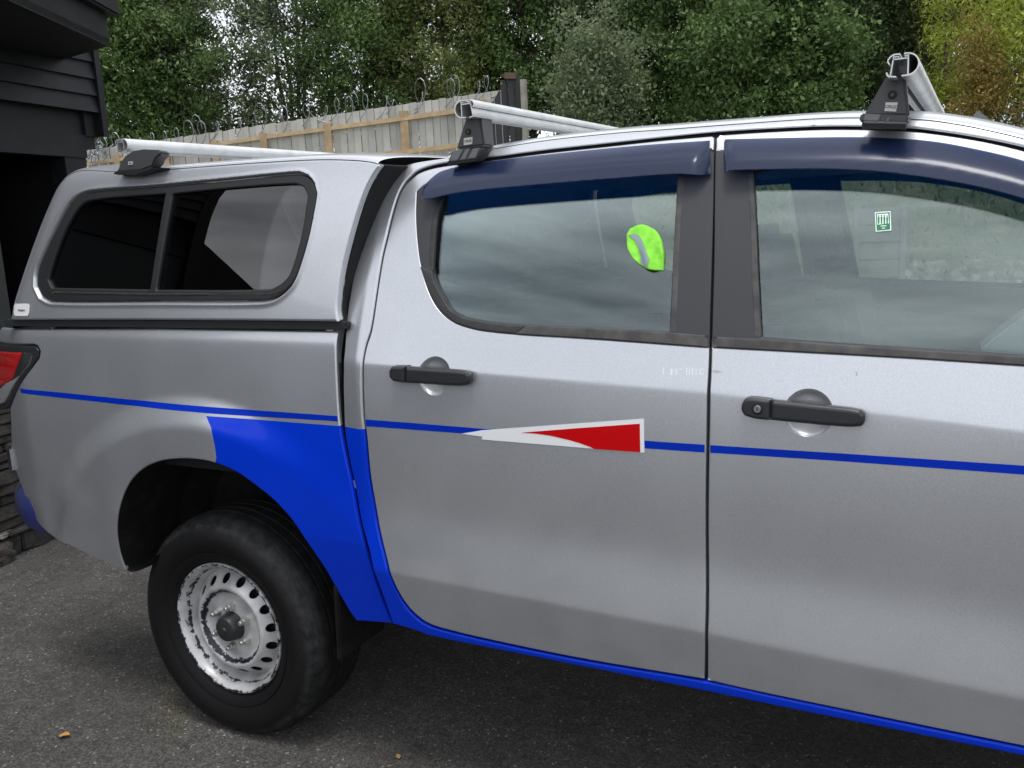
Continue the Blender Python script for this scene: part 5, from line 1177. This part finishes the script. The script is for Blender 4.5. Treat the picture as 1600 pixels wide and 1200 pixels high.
# window sticker on the glass: four figures in a green frame
sg = mat('sticker_green', (.0, .20, .08), .5); sw = mat('sticker_white', (.9, .95, .92), .5)
ysk = 1.85-.105
def flat(name, px, m, dy, parent):
    P = onS(px, off(S_cab, .0145)); Y = S_cab(P[:, 0], P[:, 1])+.0145+dy*.5
    return MB().frustum([(a, y, b_) for (a, b_), y in zip(P, Y)], [(a, y+.0003, b_) for (a, b_), y in zip(P, Y)]).obj(name, m, parent)
stk = flat('window_sticker', [(1367, 331.5), (1391.5, 329.8), (1392.5, 360), (1368.5, 362)], sw, 0, ute); stk['label'] = 'green and white window sticker with four standing figures'
flat('sticker_panel', [(1368.6, 333), (1390.2, 331.5), (1391, 358.6), (1369.8, 360.5)], sg, -.0008, stk)
flat('sticker_field', [(1370.5, 334.5), (1388, 333.5), (1389, 349), (1371, 351)], sw, -.0016, stk)
for k in range(4):
    u = 1373+k*4.4; h_ = (0, .6, .6, -.4)[k]
    flat('sticker_figure', [(u-1, 336.2-h_), (u+1, 336.2-h_), (u+1, 338.4-h_), (u-1, 338.4-h_)], sg, -.0024, stk)
    flat('sticker_figure', [(u-1.5, 339-h_), (u+1.6, 339-h_), (u+1.2, 349.5), (u-1.1, 349.8)], sg, -.0024, stk)
flat('sticker_line', [(1376, 352.6), (1385, 352), (1385, 353.2), (1376, 353.8)], sw, -.0016, stk)
flat('sticker_line', [(1378, 356), (1383, 355.6), (1383, 356.8), (1378, 357.2)], sw, -.0016, stk)
# front wing, bonnet, nose, lamps, mirror (outside the frame, seen from further along)
a = np.linspace(PI*1.02, -.02*PI, 40); FX = WX+3.22
arch_f = np.stack([FX+.47*np.cos(a), .40+.50*np.sin(a)], 1)
zs = float(sill_l[-1][1])
wing = np.vstack([[(front_x+.006, zs+.03)], arch_f, [(FX+.80, .55), (FX+.86, .85), (FX+.80, 1.02), (FX+.55, 1.12), (.95, 1.20), (front_x+.22, 1.235), (front_x+.006, 1.10)]])
wg, _ = panel('front_wing', wing, S_cab, M['silver'], ute, h=.03, edge=.006, thick=.03)
decal('blue_stripe', [(2040, 757), (2200, 768), (2200, 785), (2040, 773)], _, M['vinyl_blue'], wg)
mirror(wg, ute)
bp_ = np.array([(front_x+.22, 1.235), (.95, 1.20), (FX+.55, 1.12), (FX+.80, 1.02)]); roof('bonnet', resample(bp_, .05, False), S_cab, M['silver'], .06, ute, T=.05)
MB().box(FX+.70, FX+.84, .30, 1.55, .45, 1.0).obj('front_bumper', M['silver'], ute, bevel=.05)
MB().box(FX+.83, FX+.86, .45, 1.40, .72, .98).obj('grille', M['black_plastic'], ute, bevel=.01)
for y_ in (.16, 1.45): MB().box(FX+.60, FX+.84, y_, y_+.24, .82, .98).obj('headlight', M['tail_clear'], ute, bevel=.03)
mr_ = MB().box(.60, .70, -.24, -.04, 1.27, 1.43).box(.62, .68, -.05, .06, 1.25, 1.30).obj('wing_mirror', M['black_plastic'], ute, bevel=.02); mirror(mr_, ute)
fl = copy_tree(liner, ute, (3.22, 0, 0)); fl.scale = (1, 1, 1)
# ================================================================== SMALL THINGS
# hi-vis vest hanging inside the rear window
Sv = off(S_cab, .0135)
vo = onS([(979.5, 366), (985, 357), (1000, 351), (1010, 352.5), (1025, 361), (1033, 374), (1037, 391), (1038, 400), (1036.5, 423), (1024, 422), (1010, 419), (1000, 413), (990, 402), (984, 392), (981, 385)], Sv)
cx_, cz_ = vo.mean(0)
def vbulge(X, Z): return -.009*np.sqrt(np.clip(1-((X-cx_)/.055)**2*.8-((Z-cz_)/.07)**2*.6, 0, 1))+.0032*np.sin(X*150+Z*60)*np.clip((cz_-Z)*30+.6, 0, 1)
vest, Fv = panel('hi_vis_vest', spline(vo, True, 5), Sv, M['hivis'], None, h=.005, edge=.003, thick=.004, extra=vbulge, back=M['hivis'], label='fluorescent yellow-green safety vest with grey tape against the rear door window', cat='safety vest')
tv = onS([(982, 367.5), (990, 364.5), (999, 368), (1005, 378), (1009.5, 392), (1015, 405), (1011.5, 418), (1001, 412), (1001, 400), (998, 388), (993, 376), (986, 370.5)], Fv)
panel('reflective_tape', tv, off(Fv, -.002), M['reflective'], None, h=.006, edge=0, thick=.001)[0].parent = vest
# fallen leaves
def leaf(name, u, v, s_, col, rz, lab):
    p = onZ(u, v, .004); n_ = 14; vs = []; fs = []
    for i in range(n_+1):
        t = i/n_; w_ = math.sin(PI*t**.8)*.34*(1+.12*math.sin(t*19)); lift = .18*math.sin(PI*t)*.6+.10*t*t
        for k, q in enumerate((-1, -.5, 0, .5, 1)): vs.append(((t-.5)*s_, q*w_*s_, lift*s_+abs(q)*.16*s_*(.6+.4*t)))
    for i in range(n_):
        for k in range(4): fs.append((i*5+k, (i+1)*5+k, (i+1)*5+k+1, i*5+k+1))
    me = pyd(name, vs, fs, True); o = link(name, me, mat(name+'_'+str(u), col, .6, noise=(90, tuple(c*.6 for c in col), .5, .75)), label=lab, cat='leaf', group='fallen leaves on the asphalt')
    o.location = p; o.rotation_euler = (0, 0, rz); m_ = o.modifiers.new('thickness', 'SOLIDIFY'); m_.thickness = .0006
    MB().tube([(s_*.5, 0, .1*s_), (s_*.62, .03*s_, .07*s_), (s_*.74, .08*s_, .0)], .012*s_, 5).obj('stalk', bpy.data.materials[name+'_'+str(u)], o)
    return o
leaf('fallen_leaf', 101, 1151, .040, (.55, .27, .07), .35, 'curled orange-brown fallen leaf on the asphalt left of the rear wheel')
leaf('fallen_leaf', 622, 1183, .022, (.36, .23, .08), 2.6, 'tiny brown fallen leaf on the asphalt below the sill, right of the rear wheel')
